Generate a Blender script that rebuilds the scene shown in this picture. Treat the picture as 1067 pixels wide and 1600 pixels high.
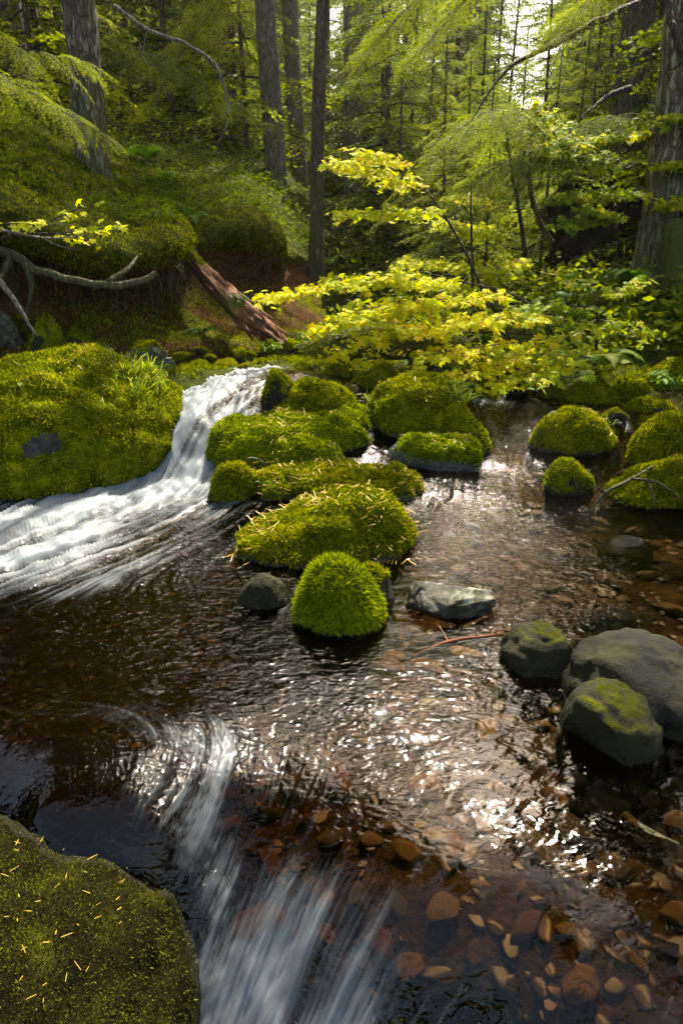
import bpy, bmesh, math, random
import numpy as np

for o in list(bpy.data.objects):
    bpy.data.objects.remove(o)
sc = bpy.context.scene
COL = sc.collection
rad = math.radians
RS = np.random.RandomState

# ------------------------------------------------------------------ camera
CAM_H, PITCH, FPX = 1.2, rad(19.6), 1067.0
cam_d = bpy.data.cameras.new('camera')
cam = bpy.data.objects.new('camera', cam_d)
COL.objects.link(cam)
cam_d.sensor_fit = 'VERTICAL'
cam_d.sensor_height = 36.0
cam_d.lens = 24.0
cam_d.clip_start = 0.02
cam_d.clip_end = 2000
cam.location = (0, 0, CAM_H)
cam.rotation_euler = (math.pi / 2 - PITCH, 0, 0)
sc.camera = cam

# ------------------------------------------------------------------ sky, sun, exposure
SUN_EL, SUN_AZ = rad(56), rad(12)          # azimuth measured from +Y towards +X
world = bpy.data.worlds.new('World')
sc.world = world
world.use_nodes = True
wn = world.node_tree.nodes
wl = world.node_tree.links
sky = wn.new('ShaderNodeTexSky')
sky.sky_type = 'NISHITA'
sky.sun_disc = False
sky.sun_elevation = SUN_EL
sky.sun_rotation = SUN_AZ
sky.dust_density = 4.0
sky.ozone_density = 0.4
bg = wn['Background']
bg.inputs['Strength'].default_value = 0.15
warm = wn.new('ShaderNodeMix')
warm.data_type = 'RGBA'
warm.blend_type = 'MULTIPLY'
warm.inputs[0].default_value = 1.0
warm.inputs[7].default_value = (1.0, 0.93, 0.80, 1)       # the photograph's warm white balance, the same over the whole sky
wl.new(sky.outputs[0], warm.inputs[6])
wl.new(warm.outputs[2], bg.inputs[0])
sun_d = bpy.data.lights.new('sun', 'SUN')
sun_d.energy = 4.6
sun_d.angle = rad(0.53)
sun_d.color = (1.0, 0.92, 0.78)
sun = bpy.data.objects.new('sun', sun_d)
COL.objects.link(sun)
SUND = np.array([math.sin(SUN_AZ) * math.cos(SUN_EL), math.cos(SUN_AZ) * math.cos(SUN_EL), math.sin(SUN_EL)])
sun.rotation_euler = (math.pi / 2 - SUN_EL, 0, math.pi - SUN_AZ)
sun.location = tuple(SUND * 60)
sc.view_settings.view_transform = 'Standard'
sc.view_settings.look = 'None'
sc.view_settings.gamma = 1.0
sc.view_settings.use_curve_mapping = False
sc.view_settings.exposure = 1.82
cy = sc.cycles
cy.max_bounces = 5
cy.diffuse_bounces = 2
cy.glossy_bounces = 2
cy.transmission_bounces = 4
cy.transparent_max_bounces = 10
cy.volume_bounces = 0
cy.volume_step_rate = 4
cy.caustics_reflective = False
cy.caustics_refractive = False
cy.sample_clamp_indirect = 4.0
cy.use_adaptive_sampling = True
cy.adaptive_threshold = 0.03
cy.adaptive_min_samples = 16
cy.use_denoising = True
try:
    cy.denoiser = 'OPENIMAGEDENOISE'
except Exception:
    pass

# ------------------------------------------------------------------ pixel helpers (photo pixel -> point of the place)
SP, CP = math.sin(PITCH), math.cos(PITCH)
def ray(px, py):
    dx, dy = (px - 533.5) / FPX, (800 - py) / FPX
    return dx, CP + SP * dy, -SP + CP * dy
def P(px, py, Y):
    a, b, c = ray(px, py)
    t = Y / b
    return np.array([a * t, Y, CAM_H + c * t])
def PZ(px, py, z):
    a, b, c = ray(px, py)
    t = (z - CAM_H) / c
    return np.array([a * t, b * t, z])
def mpp(py, Y):                              # metres per photo pixel at forward distance Y
    return Y / ray(533, py)[1] / FPX

# ------------------------------------------------------------------ numpy noise
_perm = RS(7).permutation(512).astype(np.int64)
_grad = RS(8).normal(size=(512, 3))
_grad /= np.linalg.norm(_grad, axis=1)[:, None]
def perlin(p):
    i = np.floor(p).astype(np.int64)
    f = p - i
    u = f * f * f * (f * (f * 6 - 15) + 10)
    out = np.zeros(len(p))
    for dx in (0, 1):
        wx = u[:, 0] if dx else 1 - u[:, 0]
        for dy in (0, 1):
            wy = u[:, 1] if dy else 1 - u[:, 1]
            for dz in (0, 1):
                wz = u[:, 2] if dz else 1 - u[:, 2]
                h = _perm[(_perm[(_perm[(i[:, 0] + dx) & 511] + i[:, 1] + dy) & 511] + i[:, 2] + dz) & 511]
                g = _grad[h]
                out += wx * wy * wz * (g[:, 0] * (f[:, 0] - dx) + g[:, 1] * (f[:, 1] - dy) + g[:, 2] * (f[:, 2] - dz))
    return out
def fbm(p, octs=4, gain=0.5):
    p = np.asarray(p, float)
    s, a, t = np.zeros(len(p)), 1.0, 0.0
    for k in range(octs):
        s += a * perlin(p * (2.03 ** k) + 17.3 * k)
        t += a
        a *= gain
    return s / t * 1.6
def sstep(a, b, x):
    t = np.clip((x - a) / (b - a), 0, 1)
    return t * t * (3 - 2 * t)
def norm(v):
    return v / np.maximum(np.linalg.norm(v, axis=-1, keepdims=True), 1e-9)

# ------------------------------------------------------------------ mesh helpers
def make_mesh(name, verts, faces, mat=None, attrs=None, smooth=True):
    verts = np.ascontiguousarray(verts, np.float32)
    faces = np.ascontiguousarray(faces, np.int32)
    k = faces.shape[1]
    me = bpy.data.meshes.new(name)
    me.vertices.add(len(verts))
    me.vertices.foreach_set('co', verts.ravel())
    me.loops.add(faces.size)
    me.loops.foreach_set('vertex_index', faces.ravel())
    me.polygons.add(len(faces))
    me.polygons.foreach_set('loop_start', np.arange(0, faces.size, k, dtype=np.int32))
    me.polygons.foreach_set('loop_total', np.full(len(faces), k, np.int32))
    me.polygons.foreach_set('use_smooth', np.full(len(faces), smooth, bool))
    if attrs:
        for an, av in attrs.items():
            at = me.attributes.new(an, 'FLOAT', 'POINT')
            at.data.foreach_set('value', np.ascontiguousarray(av, np.float32))
    me.update()
    me.validate()
    if mat is not None:
        me.materials.append(mat)
    return me
def link(name, me, parent=None, loc=None, kind=None):
    o = bpy.data.objects.new(name, me)
    COL.objects.link(o)
    if parent is not None:
        o.parent = parent
    if loc is not None:
        o.location = tuple(float(v) for v in loc)
    if kind:
        o['kind'] = kind
    return o
def tag(o, label, cat, group=None, kind=None):
    if label: o['label'] = label
    if cat: o['category'] = cat
    if group: o['group'] = group
    if kind: o['kind'] = kind
    return o
def thing(name, label, cat, loc=(0, 0, 0), group=None):
    return tag(link(name, None, None, loc), label, cat, group)
def copy_tree(o, parent=None):
    c = o.copy()
    COL.objects.link(c)
    c.parent = parent
    for ch in o.children:
        copy_tree(ch, c)
    return c

def tri_soup(tris, tint=None):
    """(T,3,3) -> verts, faces, tint per vertex"""
    T = len(tris)
    v = tris.reshape(-1, 3)
    f = np.arange(T * 3).reshape(-1, 3)
    t = np.repeat(tint, 3) if tint is not None else None
    return v, f, t

def tube(pts, radii, sides=8, cap=True):
    pts = np.asarray(pts, float)
    radii = np.broadcast_to(np.asarray(radii, float), (len(pts),))
    tan = norm(np.gradient(pts, axis=0))
    up = np.array([0, 0, 1.0]) if abs(tan[0, 2]) < 0.9 else np.array([0, 1.0, 0])
    vs = []
    n = norm(np.cross(tan[0], up))
    for i in range(len(pts)):
        n = norm(n - tan[i] * np.dot(n, tan[i]))
        b = np.cross(tan[i], n)
        a = np.arange(sides) * 2 * math.pi / sides
        vs.append(pts[i] + radii[i] * (np.cos(a)[:, None] * n + np.sin(a)[:, None] * b))
    v = np.concatenate(vs)
    fs = []
    m = len(pts)
    i, j = np.meshgrid(np.arange(m - 1), np.arange(sides), indexing='ij')
    a = i * sides + j
    b = i * sides + (j + 1) % sides
    f = np.stack([a, b, b + sides, a + sides], -1).reshape(-1, 4)
    f = np.concatenate([f[:, [0, 1, 2]], f[:, [0, 2, 3]]])
    if cap:
        v = np.concatenate([v, pts[:1], pts[-1:]])
        c0, c1 = m * sides, m * sides + 1
        k = np.arange(sides)
        f = np.concatenate([f, np.stack([np.full(sides, c0), (k + 1) % sides, k], 1),
                            np.stack([np.full(sides, c1), (m - 1) * sides + k, (m - 1) * sides + (k + 1) % sides], 1)])
    return v, f
def join(parts):
    vs, fs, n = [], [], 0
    for v, f in parts:
        vs.append(v)
        fs.append(f + n)
        n += len(v)
    return np.concatenate(vs), np.concatenate(fs)
def catmull(pts, n):
    pts = np.asarray(pts, float)
    q = np.concatenate([[2 * pts[0] - pts[1]], pts, [2 * pts[-1] - pts[-2]]])
    m = len(pts) - 1
    t = np.linspace(0, m - 1e-6, n)
    i = t.astype(int)
    u = (t - i)[:, None]
    a, b, c, d = q[i], q[i + 1], q[i + 2], q[i + 3]
    return 0.5 * (2 * b + (c - a) * u + (2 * a - 5 * b + 4 * c - d) * u ** 2 + (3 * b - a - 3 * c + d) * u ** 3)

_ico = {}
def ico(sub):
    if sub not in _ico:
        bm = bmesh.new()
        bmesh.ops.create_icosphere(bm, subdivisions=sub, radius=1)
        bm.verts.index_update()
        _ico[sub] = (np.array([v.co[:] for v in bm.verts]), np.array([[v.index for v in f.verts] for f in bm.faces]))
        bm.free()
    return _ico[sub]
def vnormals(v, f):
    t = v[f]
    fn = np.cross(t[:, 1] - t[:, 0], t[:, 2] - t[:, 0])
    n = np.zeros_like(v)
    for k in range(3):
        np.add.at(n, f[:, k], fn)
    return norm(n)

def fronds(v, f, nrm, mask, count, length, width, seed, droop=0.0, spread=0.7, upb=0.25):
    """small leaf-like moss shoots spread over the masked surface"""
    r = RS(seed)
    t = v[f]
    area = np.linalg.norm(np.cross(t[:, 1] - t[:, 0], t[:, 2] - t[:, 0]), axis=1) * 0.5
    w = area * mask[f].mean(1)
    if w.sum() <= 0:
        return None
    fi = r.choice(len(f), count, p=w / w.sum())
    a, b = r.rand(count), r.rand(count)
    s = a + b > 1
    a[s], b[s] = 1 - a[s], 1 - b[s]
    ff = f[fi]
    p = v[ff[:, 0]] * (1 - a - b)[:, None] + v[ff[:, 1]] * a[:, None] + v[ff[:, 2]] * b[:, None]
    n = nrm[ff[:, 0]]
    d = norm(n + r.normal(size=(count, 3)) * spread + np.array([0, 0, upb]) )
    d = norm(d + np.array([0, 0, -1.0]) * droop * (1 - np.clip(n[:, 2:3], 0, 1)))
    clump = 0.75 * fbm(p * 4 + seed, 2) + 0.55 * fbm(p * 22 + seed, 2)
    L = length * (0.55 + 0.8 * r.rand(count)) * (1 + 0.5 * clump)
    W = width * (0.6 + 0.7 * r.rand(count))
    side = norm(np.cross(d, r.normal(size=(count, 3))))
    p = p - n * length * 0.15
    tris = np.stack([p - side * W[:, None] * 0.5, p + side * W[:, None] * 0.5, p + d * L[:, None]], 1)
    tint = np.clip(0.48 + 0.42 * clump + 0.26 * r.normal(size=count), 0, 1)
    return tri_soup(tris, tint)

# ------------------------------------------------------------------ materials
def nodes(name):
    m = bpy.data.materials.new(name)
    m.use_nodes = True
    nt = m.node_tree
    for n in list(nt.nodes):
        nt.nodes.remove(n)
    out = nt.nodes.new('ShaderNodeOutputMaterial')
    return m, nt, out
def N(nt, typ, ins=None, **props):
    n = nt.nodes.new(typ)
    for k, v in props.items():
        setattr(n, k, v)
    for k, v in (ins or {}).items():
        if isinstance(v, bpy.types.NodeSocket):
            nt.links.new(v, n.inputs[k])
        else:
            n.inputs[k].default_value = v
    return n
def ramp(nt, fac, stops, interp='LINEAR'):
    n = nt.nodes.new('ShaderNodeValToRGB')
    nt.links.new(fac, n.inputs[0])
    cr = n.color_ramp
    cr.interpolation = interp
    while len(cr.elements) < len(stops):
        cr.elements.new(0.5)
    for e, (p, c) in zip(cr.elements, stops):
        e.position = p
        e.color = tuple(c) + (1,) if len(c) == 3 else c
    return n.outputs[0]
def mixc(nt, fac, a, b, blend='MIX'):
    n = nt.nodes.new('ShaderNodeMix')
    n.data_type = 'RGBA'
    n.blend_type = blend
    for s, v in ((n.inputs[0], fac), (n.inputs[6], a), (n.inputs[7], b)):
        if isinstance(v, bpy.types.NodeSocket):
            nt.links.new(v, s)
        elif isinstance(v, (int, float)):
            s.default_value = v
        else:
            s.default_value = tuple(v) + (1,)
    return n.outputs[2]
def attr(nt, name):
    return N(nt, 'ShaderNodeAttribute', attribute_name=name).outputs['Fac']
def coord(nt, obj=True):
    return N(nt, 'ShaderNodeTexCoord').outputs['Object'] if obj else N(nt, 'ShaderNodeNewGeometry').outputs['Position']
def noise_t(nt, vec, scale, detail=4, rough=0.55, dist=0.0):
    return N(nt, 'ShaderNodeTexNoise', {'Vector': vec, 'Scale': scale, 'Detail': detail, 'Roughness': rough, 'Distortion': dist}).outputs[0]
def bump(nt, h, strength=0.5, dist=0.02, normal=None):
    d = {'Height': h, 'Strength': strength, 'Distance': dist}
    if normal is not None: d['Normal'] = normal
    return N(nt, 'ShaderNodeBump', d).outputs[0]

def leafy(name, stops, transl=0.45, rough=0.6, spec=0.2, objvar=0.0):
    """leaf-like material: colour from the 'tint' attribute, lets light through"""
    m, nt, out = nodes(name)
    c = ramp(nt, attr(nt, 'tint'), stops)
    if objvar:
        oi = N(nt, 'ShaderNodeObjectInfo').outputs['Random']
        hv = N(nt, 'ShaderNodeMapRange', {'Value': oi, 3: 1 - objvar, 4: 1 + objvar}).outputs[0]
        c = N(nt, 'ShaderNodeHueSaturation', {'Color': c, 'Value': hv}).outputs[0]
    pb = N(nt, 'ShaderNodeBsdfPrincipled', {'Base Color': c, 'Roughness': rough, 'Specular IOR Level': spec})
    ct = N(nt, 'ShaderNodeHueSaturation', {'Color': c, 'Saturation': 1.1, 'Value': 1.35}).outputs[0]
    tr = N(nt, 'ShaderNodeBsdfTranslucent', {'Color': ct})
    mx = N(nt, 'ShaderNodeMixShader', {0: transl, 1: pb.outputs[0], 2: tr.outputs[0]})
    nt.links.new(mx.outputs[0], out.inputs[0])
    return m

def rock_material(name, dark=(0.018, 0.017, 0.016), light=(0.085, 0.08, 0.07), algae=0.0, lichen=0.0, wet=0.35, mossc=((0.018, 0.021, 0.0015), (0.085, 0.10, 0.003), (0.23, 0.23, 0.007))):
    m, nt, out = nodes(name)
    p = coord(nt)
    n1 = noise_t(nt, p, 5, 6, 0.6)
    n2 = noise_t(nt, p, 38, 5, 0.65)
    c = ramp(nt, n1, [(0.3, dark), (0.72, light)])
    c = mixc(nt, 0.75, c, ramp(nt, n2, [(0.3, (0.12, 0.12, 0.12)), (0.7, (0.95, 0.95, 0.95))]), 'OVERLAY')
    if algae:
        g = ramp(nt, noise_t(nt, p, 7, 4, 0.6, 0.4), [(0.5 - algae * 0.35, (0, 0, 0)), (0.72 - algae * 0.2, (1, 1, 1))])
        c = mixc(nt, g, c, mixc(nt, n2, (0.006, 0.007, 0.002), (0.038, 0.038, 0.006)))
    if lichen:
        g = ramp(nt, noise_t(nt, p, 16, 3, 0.5), [(0.64 - lichen * 0.1, (0, 0, 0)), (0.68, (1, 1, 1))])
        c = mixc(nt, g, c, (0.22, 0.23, 0.17))
    mo = attr(nt, 'moss')
    n3 = noise_t(nt, p, 11, 5, 0.6)
    mc = ramp(nt, n3, [(0.28, mossc[0]), (0.52, mossc[1]), (0.78, mossc[2])])
    mc = mixc(nt, 0.55, mc, ramp(nt, noise_t(nt, p, 130, 3, 0.7), [(0.3, (0.12, 0.12, 0.12)), (0.7, (0.95, 0.95, 0.95))]), 'OVERLAY')
    edge = N(nt, 'ShaderNodeMath', {0: mo, 1: N(nt, 'ShaderNodeMath', {0: n2, 1: 0.5}, operation='MULTIPLY').outputs[0]}, operation='ADD').outputs[0]
    mf = ramp(nt, edge, [(0.55, (0, 0, 0)), (0.75, (1, 1, 1))])
    c = mixc(nt, mf, c, mc)
    w = attr(nt, 'wet')
    c = mixc(nt, N(nt, 'ShaderNodeMath', {0: w, 1: 0.6}, operation='MULTIPLY').outputs[0], c, mixc(nt, 1.0, c, (0.30, 0.27, 0.22), 'MULTIPLY'))
    rbase = N(nt, 'ShaderNodeMapRange', {'Value': w, 3: 0.75, 4: wet}).outputs[0]
    r = N(nt, 'ShaderNodeMix', {0: mf, 2: rbase, 3: 0.95}).outputs[0]
    h = N(nt, 'ShaderNodeMath', {0: noise_t(nt, p, 60, 6, 0.7), 1: N(nt, 'ShaderNodeMath', {0: n1, 1: 1.5}, operation='MULTIPLY').outputs[0]}, operation='ADD').outputs[0]
    pb = N(nt, 'ShaderNodeBsdfPrincipled', {'Base Color': c, 'Roughness': r, 'Specular IOR Level': N(nt, 'ShaderNodeMix', {0: mf, 2: 0.18, 3: 0.0}).outputs[0], 'Normal': bump(nt, h, 0.7, 0.018)})
    nt.links.new(pb.outputs[0], out.inputs[0])
    return m

MAT = {}
MAT['rock'] = rock_material('mossy_rock')
MAT['rock_algae'] = rock_material('algae_rock', (0.005, 0.005, 0.004), (0.020, 0.019, 0.013), algae=0.75, wet=0.3, mossc=((0.012, 0.012, 0.002), (0.045, 0.048, 0.004), (0.11, 0.115, 0.008)))
MAT['rock_film'] = rock_material('film_wet_rock', (0.012, 0.011, 0.008), (0.045, 0.04, 0.025), algae=0.5, wet=0.2, mossc=((0.004, 0.004, 0.002), (0.014, 0.013, 0.004), (0.05, 0.05, 0.006)))
MAT['rock_dark'] = rock_material('dark_rock', (0.004, 0.004, 0.0035), (0.014, 0.0135, 0.011), algae=0.35, lichen=0.0, wet=0.25)
MAT['rock_grey'] = rock_material('grey_rock', (0.04, 0.038, 0.032), (0.16, 0.15, 0.12), algae=0.3, lichen=0.6)
MAT['rock_slate'] = rock_material('slate_rock', (0.035, 0.038, 0.042), (0.11, 0.115, 0.12), wet=0.3)
MAT['moss'] = leafy('moss_shoots', [(0.0, (0.030, 0.035, 0.002)), (0.35, (0.12, 0.145, 0.004)), (0.65, (0.26, 0.29, 0.005)), (0.88, (0.40, 0.36, 0.008)), (1.0, (0.30, 0.19, 0.04))], 0.35, 0.9, 0.0)
MAT['moss_bright'] = leafy('bright_moss_shoots', [(0.0, (0.03, 0.042, 0.002)), (0.35, (0.125, 0.17, 0.004)), (0.7, (0.26, 0.33, 0.006)), (1.0, (0.44, 0.43, 0.012))], 0.35, 0.9, 0.0)  # greener shoots, also brightened to stand in for sunlit patches
MAT['moss_olive'] = leafy('olive_moss_shoots', [(0.0, (0.006, 0.005, 0.002)), (0.45, (0.02, 0.019, 0.004)), (0.7, (0.07, 0.072, 0.007)), (1.0, (0.24, 0.26, 0.012))], 0.35, 0.8, 0.15)
MAT['grass'] = leafy('grass_blades', [(0, (0.05, 0.10, 0.01)), (0.6, (0.16, 0.24, 0.02)), (1, (0.36, 0.34, 0.06))], 0.45, 0.5, 0.3)
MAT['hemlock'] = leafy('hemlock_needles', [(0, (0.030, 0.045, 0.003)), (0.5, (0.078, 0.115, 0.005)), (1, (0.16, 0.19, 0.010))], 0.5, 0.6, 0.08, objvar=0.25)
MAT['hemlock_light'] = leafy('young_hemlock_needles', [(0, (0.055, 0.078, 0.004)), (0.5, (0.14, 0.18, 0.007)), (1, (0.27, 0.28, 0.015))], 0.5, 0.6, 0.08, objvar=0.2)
MAT['maple'] = leafy('vine_maple_leaves', [(0, (0.36, 0.43, 0.005)), (0.35, (0.54, 0.56, 0.005)), (0.85, (0.66, 0.62, 0.007)), (1, (0.68, 0.52, 0.012))], 0.55, 0.6, 0.12)
MAT['maple_green'] = leafy('green_maple_leaves', [(0, (0.12, 0.20, 0.008)), (0.5, (0.28, 0.36, 0.010)), (1, (0.54, 0.50, 0.012))], 0.55, 0.6, 0.12)
MAT['fern'] = leafy('fern_fronds', [(0, (0.05, 0.12, 0.012)), (0.6, (0.13, 0.22, 0.02)), (1, (0.30, 0.34, 0.06))], 0.45, 0.6, 0.12)

def bark_material(name, c0, c1, lichen=0.3, moss=0.4):
    m, nt, out = nodes(name)
    p = coord(nt)
    sp = N(nt, 'ShaderNodeMapping', {'Vector': p, 'Scale': (1, 1, 0.22)}).outputs[0]
    vo = N(nt, 'ShaderNodeTexVoronoi', {'Vector': sp, 'Scale': 24.0, 'Randomness': 1.0}, feature='DISTANCE_TO_EDGE').outputs['Distance']
    n1 = noise_t(nt, sp, 12, 6, 0.65, 0.5)
    c = ramp(nt, n1, [(0.3, c0), (0.75, c1)])
    c = mixc(nt, ramp(nt, vo, [(0.0, (1, 1, 1)), (0.12, (0, 0, 0))]), c, tuple(x * 0.35 for x in c0))
    g = ramp(nt, noise_t(nt, sp, 26, 4, 0.65), [(0.68 - lichen * 0.22, (0, 0, 0)), (0.74 - lichen * 0.18, (1, 1, 1))])
    c = mixc(nt, g, c, (0.36, 0.34, 0.25))
    z = N(nt, 'ShaderNodeSeparateXYZ', {0: p}).outputs[2]
    zz = N(nt, 'ShaderNodeMapRange', {'Value': z, 1: 0.0, 2: 2.4, 3: 0.72, 4: 0.30}).outputs[0]
    mf = N(nt, 'ShaderNodeMath', {0: noise_t(nt, p, 4, 5, 0.6), 1: zz}, operation='LESS_THAN').outputs[0]
    mfn = N(nt, 'ShaderNodeMath', {0: mf, 1: moss}, operation='MULTIPLY').outputs[0]
    c = mixc(nt, mfn, c, mixc(nt, n1, (0.03, 0.035, 0.006), (0.10, 0.11, 0.014)))
    h = N(nt, 'ShaderNodeMath', {0: N(nt, 'ShaderNodeMath', {0: vo, 1: 1.6}, operation='MULTIPLY').outputs[0], 1: n1}, operation='ADD').outputs[0]
    pb = N(nt, 'ShaderNodeBsdfPrincipled', {'Base Color': c, 'Roughness': 0.9, 'Normal': bump(nt, h, 0.8, 0.03)})
    nt.links.new(pb.outputs[0], out.inputs[0])
    return m
MAT['bark'] = bark_material('conifer_bark', (0.05, 0.034, 0.021), (0.13, 0.097, 0.064), 0.25, 0.45)
MAT['bark_lichen'] = bark_material('lichened_bark', (0.07, 0.048, 0.030), (0.20, 0.15, 0.10), 0.7, 0.5)
MAT['bark_grey'] = bark_material('grey_bark', (0.085, 0.07, 0.048), (0.20, 0.175, 0.125), 0.4, 0.25)
MAT['twig'] = bark_material('twig_bark', (0.03, 0.022, 0.014), (0.075, 0.055, 0.035), 0.1, 0.0)
MAT['root'] = bark_material('root_bark', (0.035, 0.027, 0.018), (0.10, 0.078, 0.055), 0.2, 0.5)
MAT['dead_wood'] = bark_material('bleached_dead_wood', (0.11, 0.09, 0.07), (0.30, 0.26, 0.21), 0.2, 0.1)
MAT['mossy_wood'] = bark_material('mossy_wood', (0.03, 0.026, 0.012), (0.07, 0.07, 0.02), 0.1, 1.0)

def simple_mat(name, stops, scale=8, rough=0.85, bumpd=0.01, objrand=False, spec=0.3):
    m, nt, out = nodes(name)
    p = coord(nt)
    n1 = noise_t(nt, p, scale, 6, 0.65, 0.3)
    c = ramp(nt, n1, stops)
    if objrand:
        oi = N(nt, 'ShaderNodeObjectInfo').outputs['Random']
        c2 = ramp(nt, oi, objrand, 'CONSTANT')
        c = mixc(nt, 1.0, c, c2, 'MULTIPLY')
    pb = N(nt, 'ShaderNodeBsdfPrincipled', {'Base Color': c, 'Roughness': rough, 'Specular IOR Level': spec,
           'Normal': bump(nt, noise_t(nt, p, scale * 4, 6, 0.7), 0.7, bumpd)})
    nt.links.new(pb.outputs[0], out.inputs[0])
    return m
MAT['red_wood'] = simple_mat('rotten_red_wood', [(0.3, (0.04, 0.014, 0.006)), (0.6, (0.22, 0.075, 0.026)), (0.85, (0.38, 0.17, 0.07))], 9)
def decayed_wood():
    m, nt, out = nodes('decayed_red_wood')
    p = coord(nt)
    e = N(nt, 'ShaderNodeMath', {0: attr(nt, 'grain'), 1: N(nt, 'ShaderNodeMath', {0: noise_t(nt, p, 22, 5, 0.7), 1: 0.5}, operation='MULTIPLY').outputs[0]}, operation='ADD').outputs[0]
    c = ramp(nt, e, [(0.40, (0.012, 0.006, 0.003)), (0.62, (0.06, 0.02, 0.008)), (0.85, (0.15, 0.055, 0.02)), (1.0, (0.24, 0.15, 0.08))])
    c = mixc(nt, ramp(nt, noise_t(nt, p, 3.5, 4, 0.6), [(0.52, (0, 0, 0)), (0.62, (1, 1, 1))]), c, mixc(nt, e, (0.012, 0.014, 0.003), (0.09, 0.10, 0.01)))
    pb = N(nt, 'ShaderNodeBsdfPrincipled', {'Base Color': c, 'Roughness': 0.95, 'Normal': bump(nt, e, 0.8, 0.03)})
    nt.links.new(pb.outputs[0], out.inputs[0])
    return m
MAT['decayed'] = decayed_wood()
MAT['dark_earth'] = simple_mat('dark_root_earth', [(0.3, (0.006, 0.005, 0.004)), (0.8, (0.03, 0.022, 0.014))], 7)
MAT['needle'] = simple_mat('dry_needle', [(0.3, (0.34, 0.20, 0.02)), (0.7, (0.55, 0.38, 0.04))], 30, 0.5, 0.0)
MAT['cobble'] = simple_mat('wet_brown_stone', [(0.3, (0.45, 0.40, 0.34)), (0.75, (1.5, 1.4, 1.2))], 14, 0.45, 0.006,
    objrand=[(0, (0.12, 0.082, 0.035)), (0.18, (0.055, 0.045, 0.025)), (0.36, (0.15, 0.105, 0.042)), (0.52, (0.08, 0.075, 0.05)), (0.70, (0.09, 0.055, 0.026)), (0.82, (0.04, 0.037, 0.03)), (0.92, (0.16, 0.125, 0.06))])
MAT['red_cobble'] = simple_mat('wet_red_stone', [(0.3, (0.07, 0.02, 0.012)), (0.75, (0.18, 0.06, 0.03))], 14, 0.45, 0.006)
MAT['amber_cobble'] = simple_mat('wet_amber_stone', [(0.3, (0.10, 0.055, 0.016)), (0.75, (0.27, 0.16, 0.045))], 14, 0.45, 0.006)

def ground_material():
    m, nt, out = nodes('forest_floor')
    p = coord(nt, False)
    n1 = noise_t(nt, p, 1.6, 6, 0.6, 0.4)
    n2 = noise_t(nt, p, 30, 6, 0.7)
    earth = ramp(nt, n2, [(0.3, (0.012, 0.007, 0.004)), (0.55, (0.035, 0.019, 0.009)), (0.75, (0.075, 0.042, 0.018))])
    moss = ramp(nt, noise_t(nt, p, 14, 6, 0.7), [(0.3, (0.015, 0.022, 0.003)), (0.55, (0.045, 0.06, 0.006)), (0.8, (0.11, 0.12, 0.012))])
    mf = ramp(nt, n1, [(0.36, (0, 0, 0)), (0.52, (1, 1, 1))])
    c = mixc(nt, mf, earth, moss)
    wet = attr(nt, 'wet')
    bed = ramp(nt, noise_t(nt, p, 22, 6, 0.65, 0.5), [(0.3, (0.018, 0.012, 0.005)), (0.55, (0.062, 0.040, 0.016)), (0.8, (0.14, 0.09, 0.034))])
    c = mixc(nt, wet, c, bed)
    pb = N(nt, 'ShaderNodeBsdfPrincipled', {'Base Color': c, 'Roughness': 0.95, 'Specular IOR Level': 0.05, 'Normal': bump(nt, n2, 0.9, 0.04)})
    nt.links.new(pb.outputs[0], out.inputs[0])
    return m
MAT['ground'] = ground_material()

def bank_material():
    m, nt, out = nodes('bank_earth_and_moss')
    p = coord(nt, False)
    mo = attr(nt, 'moss')
    n1 = noise_t(nt, p, 5, 6, 0.6, 0.4)
    n2 = noise_t(nt, p, 34, 6, 0.7)
    earth = ramp(nt, n2, [(0.3, (0.022, 0.011, 0.004)), (0.55, (0.095, 0.046, 0.015)), (0.78, (0.22, 0.115, 0.04))])
    moss = ramp(nt, noise_t(nt, p, 10, 6, 0.7), [(0.3, (0.012, 0.016, 0.002)), (0.52, (0.05, 0.06, 0.004)), (0.8, (0.14, 0.145, 0.008))])
    e = N(nt, 'ShaderNodeMath', {0: mo, 1: n1}, operation='ADD').outputs[0]
    c = mixc(nt, ramp(nt, e, [(0.82, (0, 0, 0)), (1.05, (1, 1, 1))]), earth, moss)
    pb = N(nt, 'ShaderNodeBsdfPrincipled', {'Base Color': c, 'Roughness': 0.95, 'Specular IOR Level': 0.05, 'Normal': bump(nt, n2, 0.9, 0.04)})
    nt.links.new(pb.outputs[0], out.inputs[0])
    return m
MAT['bank'] = bank_material()

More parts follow.
